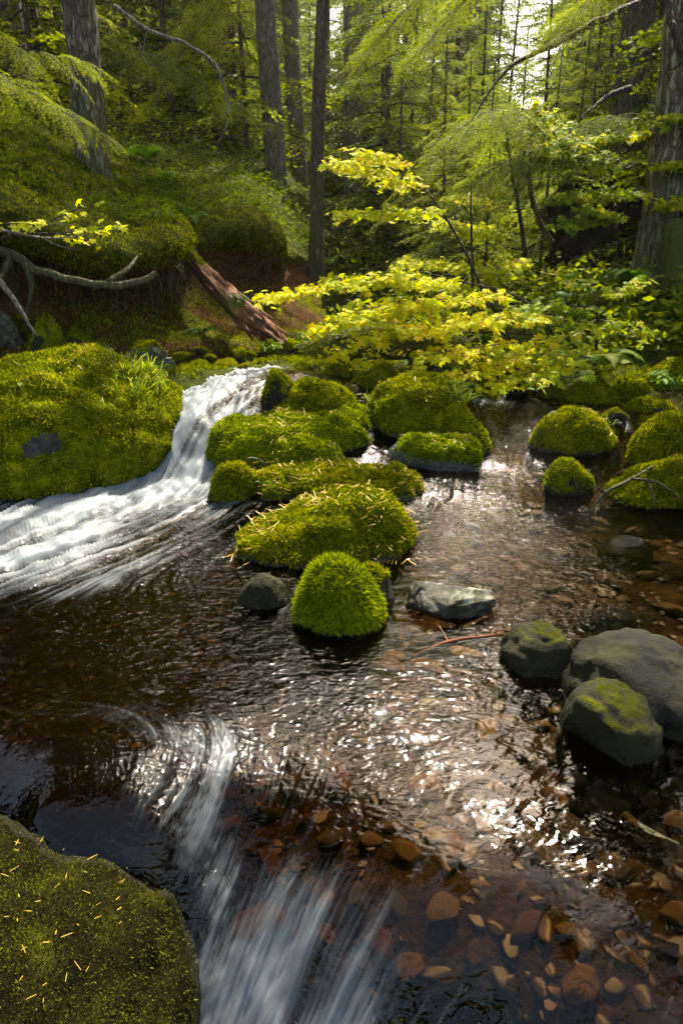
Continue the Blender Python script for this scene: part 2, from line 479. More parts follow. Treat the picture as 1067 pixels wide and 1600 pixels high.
def water_material():
    m, nt, out = nodes('stream_water')
    p = coord(nt, False)
    foam_sheen = attr(nt, 'foam_sheen')
    rgh = attr(nt, 'chop')
    ps = N(nt, 'ShaderNodeMapping', {'Vector': p, 'Scale': (0.75, 1.25, 1)}).outputs[0]
    r1 = noise_t(nt, ps, 34, 1, 0.4, 1.2)
    r2 = noise_t(nt, ps, 95, 2, 0.5, 0.6)
    h = N(nt, 'ShaderNodeMath', {0: r1, 1: N(nt, 'ShaderNodeMath', {0: r2, 1: 0.18}, operation='MULTIPLY').outputs[0]}, operation='ADD').outputs[0]
    hs = N(nt, 'ShaderNodeMath', {0: h, 1: rgh}, operation='MULTIPLY').outputs[0]
    nb = bump(nt, hs, 1.0, 0.017)
    fr = N(nt, 'ShaderNodeFresnel', {'IOR': 1.33, 'Normal': nb}).outputs[0]
    dp = attr(nt, 'depth')
    ab = [N(nt, 'ShaderNodeMath', {0: math.exp(-k), 1: dp}, operation='POWER').outputs[0] for k in (4.4, 5.8, 8.6)]
    cc = N(nt, 'ShaderNodeCombineColor', {0: ab[0], 1: ab[1], 2: ab[2]}).outputs[0]
    tr = N(nt, 'ShaderNodeBsdfTransparent', {'Color': cc})
    gl = N(nt, 'ShaderNodeBsdfGlossy', {'Color': (1, 1, 1, 1), 'Roughness': 0.03, 'Normal': nb})
    w = N(nt, 'ShaderNodeMixShader', {0: fr, 1: tr.outputs[0], 2: gl.outputs[0]})
    fc = N(nt, 'ShaderNodeBsdfPrincipled', {'Base Color': (0.36, 0.41, 0.445, 1), 'Roughness': 0.5})
    ft = N(nt, 'ShaderNodeBsdfTranslucent', {'Color': (0.40, 0.46, 0.50, 1)})
    fm = N(nt, 'ShaderNodeMixShader', {0: 0.35, 1: fc.outputs[0], 2: ft.outputs[0]})
    mx = N(nt, 'ShaderNodeMixShader', {0: foam_sheen, 1: w.outputs[0], 2: fm.outputs[0]})
    nt.links.new(mx.outputs[0], out.inputs[0])
    return m
MAT['water'] = water_material()

# ------------------------------------------------------------------ RBF height fields
class RBF:
    def __init__(self, pts, smooth=0.0):
        pts = np.asarray(pts, float)
        self.xy = pts[:, :2]
        n = len(pts)
        d = np.linalg.norm(self.xy[:, None] - self.xy[None], axis=2)
        A = np.zeros((n + 3, n + 3))
        A[:n, :n] = -d + np.eye(n) * smooth
        A[:n, n] = 1
        A[:n, n + 1:] = self.xy
        A[n:, :n] = A[:n, n:].T
        b = np.zeros(n + 3)
        b[:n] = pts[:, 2]
        self.w = np.linalg.solve(A + np.eye(n + 3) * 1e-9, b)
    def __call__(self, x, y):
        x, y = np.asarray(x, float).ravel(), np.asarray(y, float).ravel()
        o = np.zeros(len(x))
        n = len(self.xy)
        for s in range(0, len(x), 60000):
            e = s + 60000
            d = np.hypot(x[s:e, None] - self.xy[None, :, 0], y[s:e, None] - self.xy[None, :, 1])
            o[s:e] = -d @ self.w[:n] + self.w[n] + x[s:e] * self.w[n + 1] + y[s:e] * self.w[n + 2]
        return o

WATER_PX = [  # photo pixel, water level
    (-60, 900, 0), (100, 900, 0), (250, 860, 0), (300, 800, 0.0), (150, 800, 0.01), (0, 840, 0.01), (250, 752, 0.03), (190, 770, 0.02), (330, 760, 0.03),
    (275, 715, 0.14), (330, 715, 0.13), (305, 680, 0.26), (390, 680, 0.25), (310, 655, 0.34), (420, 650, 0.35),
    (320, 622, 0.42), (430, 615, 0.44), (330, 605, 0.46), (430, 600, 0.48), (400, 592, 0.51), (440, 586, 0.52), (360, 592, 0.50),
    (470, 580, 0.54),
    (400, 860, 0), (370, 900, 0), (480, 1000, 0), (250, 1000, 0), (0, 1000, 0), (660, 820, 0), (650, 1000, 0), (800, 900, 0), (1000, 900, 0), (1150, 900, 0),
    (700, 792, 0.0), (900, 805, 0.0), (1067, 810, 0.0), (700, 775, 0.05), (800, 778, 0.05), (950, 778, 0.045), (760, 740, 0.075), (900, 745, 0.08), (1067, 745, 0.08),
    (780, 722, 0.12), (860, 722, 0.12), (790, 700, 0.135), (900, 712, 0.13), (800, 675, 0.16), (760, 664, 0.20), (770, 650, 0.24), (860, 640, 0.26), (960, 680, 0.2),
    (800, 630, 0.28), (750, 610, 0.33), (850, 610, 0.33), (950, 650, 0.26),
    (100, 1080, 0.0), (250, 1090, 0.0), (0, 1150, 0.036), (150, 1180, 0.042), (250, 1180, 0.036), (330, 1180, 0.0), (60, 1260, 0.018), (200, 1250, 0.022), (255, 1290, 0.0), (370, 1220, -0.025), (400, 1150, -0.01),
    (360, 1290, -0.09), (330, 1360, -0.15), (280, 1450, -0.22), (220, 1540, -0.30), (140, 1600, -0.37), (80, 1400, -0.12), (0, 1600, -0.40),
    (420, 1250, -0.05), (430, 1350, -0.11), (400, 1450, -0.19), (340, 1540, -0.28), (300, 1620, -0.37), (450, 1600, -0.33), (500, 1480, -0.18),
    (520, 1150, -0.01), (600, 1100, 0.0), (540, 1300, -0.06), (650, 1250, -0.02), (640, 1380, -0.06), (600, 1500, -0.16), (600, 1600, -0.27), (750, 1420, -0.06),
    (720, 1500, -0.13), (750, 1600, -0.24), (850, 1200, 0.0), (850, 1350, -0.02), (900, 1500, -0.07), (950, 1600, -0.12), (1067, 1300, 0.0), (1067, 1450, -0.03), (1100, 1600, -0.10),
    (750, 1100, 0.0), (900, 1100, 0.0), (1067, 1100, 0.0)]
wpts = [PZ(a, b, z) for a, b, z in WATER_PX] + [np.array(p) for p in [(-2.6, 2.2, 0.0), (-3, 3.2, 0.0), (3, 2, 0.0), (3, 3.4, 0.03), (3.5, 4.5, 0.2), (0, 0.3, -0.6), (-1.2, 0.3, -0.6), (1.2, 0.3, -0.3), (0.4, 7.5, 0.2), (-1, 7, 0.2), (2, 7, 0.2), (3, 7, 0.2), (-1.2, 5.6, 0.4), (-0.4, 6.0, 0.4)]]
WATER = RBF(wpts, 0.02)

# bank control net (rows from foot to hilltop), photo pixel + distance
BANK = [
 [(-160,605,4.9),(-160,525,5.4),(-160,450,5.8),(-160,395,6.0),(-160,380,5.3),(-160,320,5.1),(-160,235,6.0),(-160,165,8),(-160,100,12)],
 [(-60,598,4.9),(-60,525,5.4),(-60,450,5.8),(-60,398,5.95),(-60,380,5.3),(-60,325,5.15),(-60,245,6.1),(-60,175,8),(-60,125,12)],
 [(0,590,4.9),(0,525,5.4),(0,455,5.8),(0,402,5.95),(0,388,5.3),(0,332,5.2),(0,252,6.2),(0,190,8),(0,150,12)],
 [(70,578,5.0),(70,515,5.5),(70,462,5.85),(70,412,6.0),(70,400,5.35),(70,350,5.25),(70,278,6.3),(70,225,8),(70,175,12)],
 [(140,565,5.1),(140,505,5.6),(140,465,5.9),(140,430,6.05),(140,422,5.4),(140,372,5.3),(140,310,6.4),(140,265,8),(140,200,12)],
 [(215,552,5.3),(215,510,5.75),(215,468,6.05),(215,440,6.2),(215,425,5.55),(215,385,5.45),(205,335,6.6),(195,290,8.2),(200,218,12)],
 [(265,548,5.5),(265,508,6.0),(265,466,6.3),(262,436,6.4),(258,412,5.8),(256,372,5.7),(245,335,6.8),(240,295,8.4),(250,222,12)],
 [(300,545,5.7),(300,505,6.2),(298,464,6.6),(292,430,6.7),(282,400,6.2),(279,368,6.1),(268,335,7.0),(272,298,8.7),(285,228,12)],
 [(340,540,5.9),(335,502,6.6),(328,462,7.1),(320,428,7.3),(312,395,7.3),(308,368,7.3),(306,335,7.9),(320,298,9.2),(330,235,12.5)],
 [(400,538,6.2),(392,502,7.0),(386,462,7.6),(383,425,8.0),(388,392,7.75),(388,350,7.6),(375,318,8.6),(372,288,10),(375,235,13)],
 [(440,534,6.4),(430,498,7.4),(425,460,8.1),(425,425,8.5),(430,402,8.2),(432,365,8.1),(412,335,9.2),(408,300,10.6),(410,245,13.5)],
 [(475,530,6.7),(462,492,7.9),(456,458,8.7),(452,432,9.2),(450,410,9.2),(449,392,9.2),(440,365,10.2),(442,330,11.4),(445,265,14)],
 [(520,522,7.4),(505,482,9),(498,455,10),(495,436,10.6),(492,420,11),(492,408,11.4),(492,388,12.2),(492,358,13.5),(492,310,16)],
]
BW = np.array([[P(*c) for c in col] for col in BANK])          # (cols, rows, 3)
gp = []
for p in wpts:
    if p[1] < 6.9:
        gp.append((p[0], p[1], p[2] - (0.11 + 0.22 * float(sstep(0.35, -0.35, p[0] + 0.0)) * float(sstep(3.6, 3.0, p[1])) + 0.07 * float(sstep(1.7, 1.2, p[1])) * float(sstep(0.0, 0.3, p[0])))))
for col in BW:
    gp.append(tuple(col[0] - [0, 0, 0.12]))
    gp.append(tuple(col[3] - [0, 0, 0.75]))
    gp.append(tuple(col[6] - [0, 0, 1.1]))
    gp.append(tuple(col[7] - [0, 0, 0.9]))
    gp.append(tuple(col[8] - [0, 0, 0.02]))
for a in [(285, 592, 4.75), (300, 574, 5.0), (350, 576, 5.15), (400, 568, 5.35), (450, 560, 5.5), (500, 556, 5.6), (1067, 650, 4.8), (980, 640, 4.9), (1150, 640, 4.6), (1067, 560, 6), (1180, 560, 5.5), (1067, 440, 8), (1200, 400, 8), (1300, 420, 7), (900, 600, 5.7), (960, 600, 5.5), (850, 565, 6.6), (900, 470, 8), (960, 440, 8), (700, 560, 6.8), (600, 540, 7.4), (780, 560, 6.8),
          (560, 500, 9), (700, 480, 9), (540, 400, 12), (560, 375, 17), (700, 420, 12), (850, 400, 12), (700, 380, 17), (850, 350, 17), (1000, 330, 14), (1067, 300, 14), (1200, 250, 14)]:
    gp.append(tuple(P(*a)))
gp += [(-3.2, 3.2, 0.35), (-3.4, 4.2, 0.5), (-4, 2, 0.5), (-3, 0.5, 0.3), (3.2, 2.2, 0.3), (3.4, 3.2, 0.35), (3.2, 0.5, 0.3), (0, -3, -0.5), (-6, -3, 1.5), (6, -3, 1.5), (-7, 3, 2.5), (7, 3, 1.6),
       (-10, 8, 5.5), (-13, 14, 7.5), (-9, 18, 5.5), (0, 28, 3.2), (-8, 28, 6), (-18, 28, 11), (-25, 14, 14), (9, 9, 2.6), (14, 12, 4.5), (10, 18, 4), (10, 28, 5), (20, 26, 8.5), (24, 12, 9), (0, 50, 6.5), (-25, 50, 17), (25, 50, 14), (0, 75, 11), (-40, 75, 27), (40, 75, 23), (-45, 20, 26), (45, 20, 19), (-40, -5, 15), (40, -5, 12), (0, -12, -1)]
GROUND = RBF(gp, 0.0)
def gz(x, y):
    return float(GROUND([x], [y])[0])

# ------------------------------------------------------------------ ground sheet
def build_ground():
    r1 = np.linspace(-12, 0.3, 20)[:-1]
    r2 = 0.3 * (9.0 / 0.3) ** np.linspace(0, 1, 300)
    r3 = 9.0 * (130 / 9.0) ** np.linspace(0, 1, 100)[1:]
    ys = np.concatenate([r1, r2, r3])
    s = np.linspace(-1, 1, 301)
    s = np.sign(s) * (0.55 * np.abs(s) + 0.45 * np.abs(s) ** 4 * 4)
    X = s[None, :] * (np.abs(ys)[:, None] * 0.75 + 1.2)
    Y = np.broadcast_to(ys[:, None], X.shape)
    x, y = X.ravel(), Y.ravel()
    zc = GROUND(np.clip(x, -44, 44), np.clip(y, -12, 75))
    zc += 0.02 * np.maximum(y - 75, 0) + 0.1 * np.maximum(np.abs(x) - 44, 0)
    wl_ = WATER(np.clip(x, -4, 4), np.clip(y, 0.2, 8))
    under = sstep(0.02, -0.06, zc - wl_) * (y < 7.5) * (np.abs(x) < 4.5)
    p3 = np.stack([x, y, np.zeros_like(x)], 1)
    far = sstep(6, 14, y)
    zc = zc + fbm(p3 * 1.1, 4) * (0.05 + 0.22 * far) * (1 - 0.75 * under) + fbm(p3 * 7 + 5, 3) * (0.035 * (1 - 0.6 * far)) * (1 - 0.5 * under)
    n, m = X.shape
    i, j = np.meshgrid(np.arange(n - 1), np.arange(m - 1), indexing='ij')
    a = i * m + j
    f = np.stack([a, a + 1, a + m + 1, a + m], -1).reshape(-1, 4)
    me = make_mesh('ground', np.stack([x, y, zc], 1), f, MAT['ground'], {'wet': under})
    o = link('ground', me)
    o['kind'] = 'structure'
    return o
ground = build_ground()

# ------------------------------------------------------------------ left bank: lofted, undercut, with a moss mantle
def build_bank():
    nc, nr = BW.shape[:2]
    rows = np.concatenate([BW[:, :1] - [0, 0, 0.35], BW], 1)
    R = np.stack([catmull(rows[c], 130) for c in range(nc)], 0)
    G = np.stack([catmull(R[:, k], 260) for k in range(R.shape[1])], 1)      # (260,130,3)
    v = G.reshape(-1, 3)
    nx, ny = G.shape[:2]
    i, j = np.meshgrid(np.arange(nx - 1), np.arange(ny - 1), indexing='ij')
    a = i * ny + j
    f = np.stack([a, a + ny, a + ny + 1, a + 1], -1).reshape(-1, 4)
    f = np.concatenate([f[:, [0, 1, 2]], f[:, [0, 2, 3]]])
    nrm = vnormals(v, f)
    row = np.tile(np.linspace(0, nr, ny), nx)
    xx = np.repeat(np.linspace(0, 1, nx), ny)
    m = sstep(4.6, 5.6, row + 0.25 * fbm(v * 3, 2))
    low = sstep(0.35, -0.15, fbm(v * 1.7 + 9, 3)) * sstep(3.8, 2.6, row + 0.5 * fbm(v * 2.5, 2)) * 0.95
    edge_fade = sstep(9.0, 8.6, row)
    d = fbm(v * 1.6, 4) * 0.10 + fbm(v * 6 + 3, 3) * 0.045 + m * (0.03 + 0.05 * fbm(v * 4.2 + 1, 3))
    v = v + nrm * (d * edge_fade)[:, None]
    nrm = vnormals(v, f)
    mask = np.clip(m + low * 0.45, 0, 1)
    o = link('left_bank', make_mesh('left_bank', v, f, MAT['bank'], {'moss': mask}))
    tag(o, 'steep undercut earth bank with overhanging moss mantle left of the stream', 'bank')
    near = sstep(10.5, 8.0, v[:, 1])
    for cnt, L, W, dr, mm, sd in ((75000, 0.026, 0.009, 0.5, m * near, 3), (26000, 0.026, 0.010, 0.7, low * near, 4)):
        fv, ff, ft = fronds(v, f, nrm, mm, cnt, L, W, sd, dr)
        link('moss_carpet', make_mesh('moss_carpet', fv, ff, MAT['moss'], {'tint': ft * 0.85}, False), o, kind='stuff')
    return o, v, f, nrm, row
bank, bank_v, bank_f, bank_n, bank_row = build_bank()

# ------------------------------------------------------------------ water: height field with the flow traced through it
GUIDES = [
 [(430,582),(370,620),(320,680),(260,740),(150,790),(20,850),(-60,900)],
 [(440,600),(400,640),(350,700),(290,770),(200,830),(80,880),(-60,950)],
 [(-60,1020),(100,1020),(250,1040),(400,1100),(440,1200),(400,1320),(320,1450),(220,1600)],
 [(-60,1150),(130,1095),(250,1105),(330,1150),(370,1220),(345,1320),(250,1450),(150,1600)],
 [(330,800),(380,900),(420,1000),(480,1100),(500,1200),(400,1400),(220,1600)],
 [(800,640),(760,700),(740,760),(760,850),(740,950),(650,1050),(570,1150),(520,1290),(430,1430),(290,1600)],
 [(1000,720),(960,800),(930,900),(800,1080),(750,1200),(650,1350),(520,1500),(400,1620)],
 [(1067,1150),(950,1300),(800,1430),(650,1530),(520,1630)], [(1100,1350),(1000,1480),(900,1620)],
 [(330,785),(200,845),(60,890),(-60,915)], [(330,830),(180,880),(0,935)], [(120,960),(260,960),(350,1000),(420,1080)], [(850,640),(830,700),(860,760)],
]
FOAM_SHEEN = [(410,588,38,7,.95),(365,628,40,14,.75),(390,655,45,20,.9),(325,650,40,18,.75),(335,690,55,26,1.1),(285,722,40,22,1.1),(320,742,45,14,.8),(225,757,55,14,1.2),(150,775,55,18,1.0),(90,805,60,22,1.05),(20,840,60,28,1.2),(-60,860,60,40,1.2),
 (80,868,110,26,.55),(290,782,80,20,.5),(200,830,110,30,.40),(60,910,140,30,.30),(200,890,150,40,.14),(390,740,30,14,.3),
 (765,657,20,5,.9),(740,650,12,5,.7),(870,713,36,4,.6),(900,716,20,3,.5),(962,690,7,10,.6),(800,722,25,3,.25),(628,735,10,8,.6),(700,780,40,4,.2),(640,605,14,4,.5),(690,590,14,4,.4),  # riffle foam, and water glints painted as pale spots under the maple
 (100,1115,80,26,.22),(230,1115,70,24,.24),(240,1230,50,40,.28),(280,1290,40,50,.34),(160,1200,60,30,.2),(300,1150,50,25,.5),(345,1200,30,40,.5),(335,1320,25,45,.6),(290,1420,35,50,.65),(230,1520,50,50,.6),(350,1480,70,70,.5),(160,1590,50,30,.65),(430,1420,60,60,.42),(440,1550,100,60,.42),(450,1230,35,50,.2),(660,1480,80,30,.5),(540,1400,80,60,.26),(580,1530,90,60,.3),(950,1570,50,25,.26),(1040,1560,30,25,.3),(560,1640,90,40,.4)]  # near water: thin foam mixed with painted streaks of smeared sky reflection
def build_water():
    M_, N_ = 470, 690
    ys = 0.5 * (7.2 / 0.5) ** np.linspace(0, 1, M_)
    s = np.linspace(-1.0, 1.0, N_)
    X = s[None, :] * (ys[:, None] * 0.78 + 0.12)
    Y = np.broadcast_to(ys[:, None], X.shape)
    x, y = X.ravel().copy(), Y.ravel().copy()
    z0 = WATER(x, y)
    # flow direction on a regular lookup grid
    gx, gy = np.linspace(-6, 6, 241), np.linspace(0.3, 7.4, 143)
    GX, GY = np.meshgrid(gx, gy)
    q, dv = [], []
    for g in GUIDES:
        w = np.array([PZ(a, b, 0.45 if b < 610 else 0.25 if b < 700 else 0.08 if b < 770 else 0.0 if b < 1250 else -0.15)[:2] for a, b in g])
        w = catmull(w, 40)
        q.append(w)
        dv.append(norm(np.gradient(w, axis=0)))
    q, dv = np.concatenate(q), np.concatenate(dv)
    d2 = (GX.ravel()[:, None] - q[None, :, 0]) ** 2 + (GY.ravel()[:, None] - q[None, :, 1]) ** 2
    sg = (0.10 * GY.ravel() + 0.03)[:, None] ** 2
    W = np.exp(-np.clip(d2 / (2 * sg), 0, 60)) + 1e-5 / (d2 + 0.01)
    V = norm((W @ dv) / W.sum(1)[:, None])
    VX, VY = V[:, 0].reshape(GX.shape), V[:, 1].reshape(GX.shape)
    def look(A, px, py):
        u = np.clip((px - gx[0]) / (gx[1] - gx[0]), 0, len(gx) - 1.001)
        w = np.clip((py - gy[0]) / (gy[1] - gy[0]), 0, len(gy) - 1.001)
        i, j = u.astype(int), w.astype(int)
        a, b = u - i, w - j
        return (A[j, i] * (1 - a) + A[j, i + 1] * a) * (1 - b) + (A[j + 1, i] * (1 - a) + A[j + 1, i + 1] * a) * b
    NZ = RS(5).rand(1024, 1024)
    def nlook(px, py, cell):
        u, w = px / cell + 4000, py / cell + 4000
        i, j = np.floor(u).astype(int), np.floor(w).astype(int)
        a, b = u - i, w - j
        a, b = a * a * (3 - 2 * a), b * b * (3 - 2 * b)
        i0, j0, i1, j1 = i & 1023, j & 1023, (i + 1) & 1023, (j + 1) & 1023
        return (NZ[j0, i0] * (1 - a) + NZ[j0, i1] * a) * (1 - b) + (NZ[j1, i0] * (1 - a) + NZ[j1, i1] * a) * b
    near = sstep(2.6, 1.4, y)
    def lic(cn, cf, L, K):
        acc = near * nlook(x, y, cn) + (1 - near) * nlook(x, y, cf)
        wsum = 1.0
        step = L * (0.25 + 0.4 * np.minimum(y, 4)) / K
        for sgn in (1, -1):
            px, py = x.copy(), y.copy()
            for k in range(K):
                px += sgn * look(VX, px, py) * step
                py += sgn * look(VY, px, py) * step
                wt = 1 - (k + 1) / (K + 1)
                acc += wt * (near * nlook(px, py, cn) + (1 - near) * nlook(px, py, cf))
                if sgn == 1: wsum += 2 * wt
        a = acc / wsum
        return (a - a.mean()) / a.std()
    fine = lic(0.0045, 0.013, 0.20, 16)
    coarse = lic(0.020, 0.045, 0.42, 16)
    broad = lic(0.06, 0.11, 0.7, 14)
    # white water, with sky reflections and glints painted in as pale streaks
    fm = np.zeros(len(x))
    for a, b, ra, rb, st in FOAM_SHEEN:
        zz = float(WATER(*PZ(a, b, 0.0)[:2].reshape(2, 1))[0])
        c = PZ(a, b, zz)
        zz = float(WATER([c[0]], [c[1]])[0])
        c = PZ(a, b, zz)
        r1 = ra * mpp(b, c[1])
        e = PZ(a, b + rb, zz)
        r2 = max(abs(c[1] - e[1]), 0.4 * r1 if 600 < b < 760 else 0.03)
        fm += st * np.exp(-0.5 * (((x - c[0]) / r1) ** 2 + ((y - c[1]) / r2) ** 2))
    fm = np.clip(fm, 0, 1.3)
    p3 = np.stack([x, y, np.zeros_like(x)], 1)
    foam_sheen = sstep(0.26, 1.6, fm * (1 + 0.22 * broad) + (0.13 * coarse + (0.19 - 0.06 * near) * fine + 0.35 * fbm(p3 * 9 + 4, 3)) * np.clip(fm * 2.0, 0, 1)) * (0.74 - 0.20 * sstep(2.0, 1.5, y))
    dep = np.clip(z0 - GROUND(x, y) + 0.04 * fbm(p3 * 3, 2), 0.01, 0.6)
    sc_ = np.clip(y * 0.45, 0.3, 1.6)
    calm = sstep(0.5, 0.0, fm)
    z = z0 + sc_ * (0.0003 + 0.0095 * np.clip(fm, 0, 1)) * (0.5 * coarse + 0.35 * fine) + fm * 0.02 * fbm(p3 * 9, 2)
    z += calm * (0.004 * fbm(p3 * [5, 9, 1] + 2, 3) + 0.0018 * fbm(p3 * [18, 30, 1], 2))
    chop = 0.10 + 0.35 * fm + 0.12 * fbm(p3 * 1.3 + 4, 2)
    for a, b, ra, rb, st in ((810, 850, 75, 50, .95), (800, 930, 60, 40, .9), (700, 1060, 60, 30, .2), (590, 1130, 60, 40, .22), (480, 1060, 60, 40, .16), (800, 720, 90, 30, .4), (660, 860, 25, 20, .25), (560, 1240, 40, 40, .3), (200, 870, 160, 40, .35), (120, 1000, 120, 40, .2), (690, 1480, 90, 30, .3), (1000, 1560, 70, 30, .25)):
        c = PZ(a, b, 0.0)
        chop = chop + st * np.exp(-0.5 * (((x - c[0]) / (ra * mpp(b, c[1]))) ** 2 + ((y - c[1]) / abs(PZ(a, b + rb, 0.0)[1] - c[1])) ** 2))
    chop = np.clip(chop, 0.05, 1.15)
    i, j = np.meshgrid(np.arange(M_ - 1), np.arange(N_ - 1), indexing='ij')
    a = i * N_ + j
    f = np.stack([a, a + 1, a + N_ + 1, a + N_], -1).reshape(-1, 4)
    me = make_mesh('stream_water', np.stack([x, y, z], 1), f, MAT['water'], {'foam_sheen': foam_sheen, 'chop': chop, 'depth': dep})
    o = link('stream_water', me)
    o['kind'] = 'structure'
    return o
water = build_water()

# ------------------------------------------------------------------ boulders
def rock_shape(seed, sub, a, b, c, lump=0.16, facet=0, taper=0.0, fine=0.05, fl=(0.55, 0.85), box=0.0, flat=0.0):
    r = RS(seed)
    d, f = ico(sub)
    p = d.copy()
    if box:
        k = np.max(np.abs(p), axis=1)
        p = p * (1 + box * (1 / np.maximum(k, 0.58) - 1))[:, None]
    p = p * (1 + lump * fbm(d * 1.25 + seed * 3.1, 3) + fine * fbm(d * 4.5 + seed, 3))[:, None]
    for k in range(facet):
        n = norm(r.normal(size=3) * [1, 1, 0.8])
        h = r.uniform(*fl)
        e = p @ n - h
        p = p - np.maximum(e, 0)[:, None] * n * 0.92
    if flat:
        p[:, 2] = np.where(p[:, 2] > flat, flat + (p[:, 2] - flat) * 0.5, p[:, 2]) / (flat + (1 - flat) * 0.5)
    p = p * [a, b, c]
    p[:, 2] *= 1 + taper * p[:, 0] / a
    return p, f.copy()

def boulder(name, label, box, ybase_z, mat='rock', moss='moss', seed=1, depth=0.8, bury=0.45, lump=0.16, facet=0, taper=0.0, sub=5, 
            mossy=1.0, shoots=10800, L=0.014, W=0.0042, rot=0.0, waterline=0.008, bare=(), cat='boulder', group=None, fl=(0.55, 0.85), Y=None, boxy=0.0, fine=0.05, exact=None, sink=0.38, flat=0.0, film=False, cmin=0.42):
    x0, x1, yt, yb = box
    zw = ybase_z
    pf = PZ((x0 + x1) / 2, yb, zw) if Y is None else P((x0 + x1) / 2, yb, Y)
    zw = pf[2]
    a = (x1 - x0) / 2 * mpp(yb, pf[1])
    b = a * depth
    a = (x1 - x0) / 2 * mpp((yt + yb) / 2, pf[1] + 0.8 * b)
    b = a * depth
    rt_ = ray(0, yt)
    dl = math.atan2(-rt_[2], rt_[1])                       # how steeply the eye looks down on its crest
    c = 0.5 * b
    for _ in range(30):
        Yc = pf[1] + 0.86 * b
        zc = zw - sink * c
        # distance from the centre up to the line of sight along the crest
        sd = (zc - CAM_H) * -math.cos(dl) - Yc * math.sin(dl)
        need = (b * math.sin(dl)) ** 2
        if sd <= 0 or sd * sd < need + (cmin * b * math.cos(dl)) ** 2:
            b *= 0.93
            continue
        c = 0.5 * c + 0.5 * math.sqrt(sd * sd - need) / math.cos(dl)
    a *= 1.06
    ctr = P((x0 + x1) / 2, (yt + yb) / 2, Yc)
    loc = np.array([ctr[0], ctr[1], zc])
    if exact is not None:
        loc, (a, b, c) = np.array(exact[:3]), exact[3:]
    v, f = rock_shape(seed, sub, a, b, c, lump * (1.2 if mossy > 0.5 else 1), facet, taper, fine * (1.7 if mossy > 0.5 else 1), fl, boxy, flat)
    if rot:
        cr, sr = math.cos(rot), math.sin(rot)
        v = v @ np.array([[cr, sr, 0], [-sr, cr, 0], [0, 0, 1]])
    nrm = vnormals(v, f)
    wv = v + loc
    if mossy > 0.5 and not film:                     # uneven moss mats over broken stone
        q = fbm(wv * 3.4 + seed * 1.7, 3)
        v = v + nrm * ((min(0.09, 0.16 * a) if a < 0.8 else 0.03) * (q - 0.25 * np.abs(fbm(wv * 7.0 + seed, 2))))[:, None]
    else:
        q = fbm(wv * 9 + seed, 4)
        v = v + nrm * (0.06 * min(a, 0.4) * (q - 0.8 * sstep(0.0, 0.12, 0.12 - np.abs(fbm(wv * 5 + seed * 2, 3)))))[:, None] * (0.3 if film else 1)
    wv = v + loc
    nrm = vnormals(v, f)
    wlev = WATER(wv[:, 0], wv[:, 1]) if Y is None or exact is not None else np.full(len(wv), zw)
    above = wv[:, 2] - wlev
    nz = 0.25 * fbm(wv * 3.3 + seed, 3) + 0.12 * fbm(wv * 14, 2)
    m = sstep(-0.12, 0.22, nrm[:, 2] + nz + (mossy - 1) * 1.2 + 0.15) * sstep(waterline * 0.6, waterline * 1.5 + 0.01, above + 0.10 * nz * min(1, c * 2))
    if mossy <= 0: m = m * 0
    if mossy > 0 and not shoots: m = m * 0.45              # only a thin green film
    if film: m = sstep(-0.5, 0.3, nrm[:, 2] + 1.6 * nz - 0.25 * sstep(-0.5, -0.3, wv[:, 0])) * (0.25 + 0.75 * sstep(-0.01, 0.09, above + 0.15 * nz))
    for (bx, by, br) in bare:
        # a bare patch of stone where the moss has come off
        k = np.argmin(np.linalg.norm(wv - P(bx, by, pf[1] + 0.35 * b) , axis=1) + 5 * (nrm[:, 1] > 0))
        dq = wv - wv[k]
        dd = np.maximum(np.abs(dq[:, 0] + 0.35 * dq[:, 2]), 1.9 * np.abs(dq[:, 2] - 0.25 * dq[:, 0])) + 0.3 * np.abs(dq[:, 1])
        m = m * sstep(br * 0.85, br * 1.1, dd + br * 0.35 * fbm(wv * 9 + seed, 3))
    wet = sstep(0.05, 0.015, above + 0.04 * nz)
    v = v + nrm * (m * (0.014 + 0.020 * (0.5 + fbm(wv * 8, 2)) + 0.012 * fbm(wv * 24 + 3, 2)) * min(1.0, a * 2.5) * (0.4 if film else 1))[:, None]
    nrm = vnormals(v, f)
    root = thing(name, label, cat, loc, group)
    st = link('stone', make_mesh('stone', v, f, MAT[mat], {'moss': m, 'wet': wet}), root)
    if mossy > 0 and shoots:
        kf = 1.0 if film else 0.62
        r = fronds(v, f, nrm, m * sstep(-0.03, 0.01, above), int(shoots * kf), L * (1 if film else 1.35), W * (1 if film else 1.6), seed + 50, 0.9)
        if r:
            link('moss_carpet', make_mesh('moss_carpet', r[0], r[1], MAT[moss], {'tint': r[2]}, False), root, kind='stuff')
    return root, v, f, nrm, m

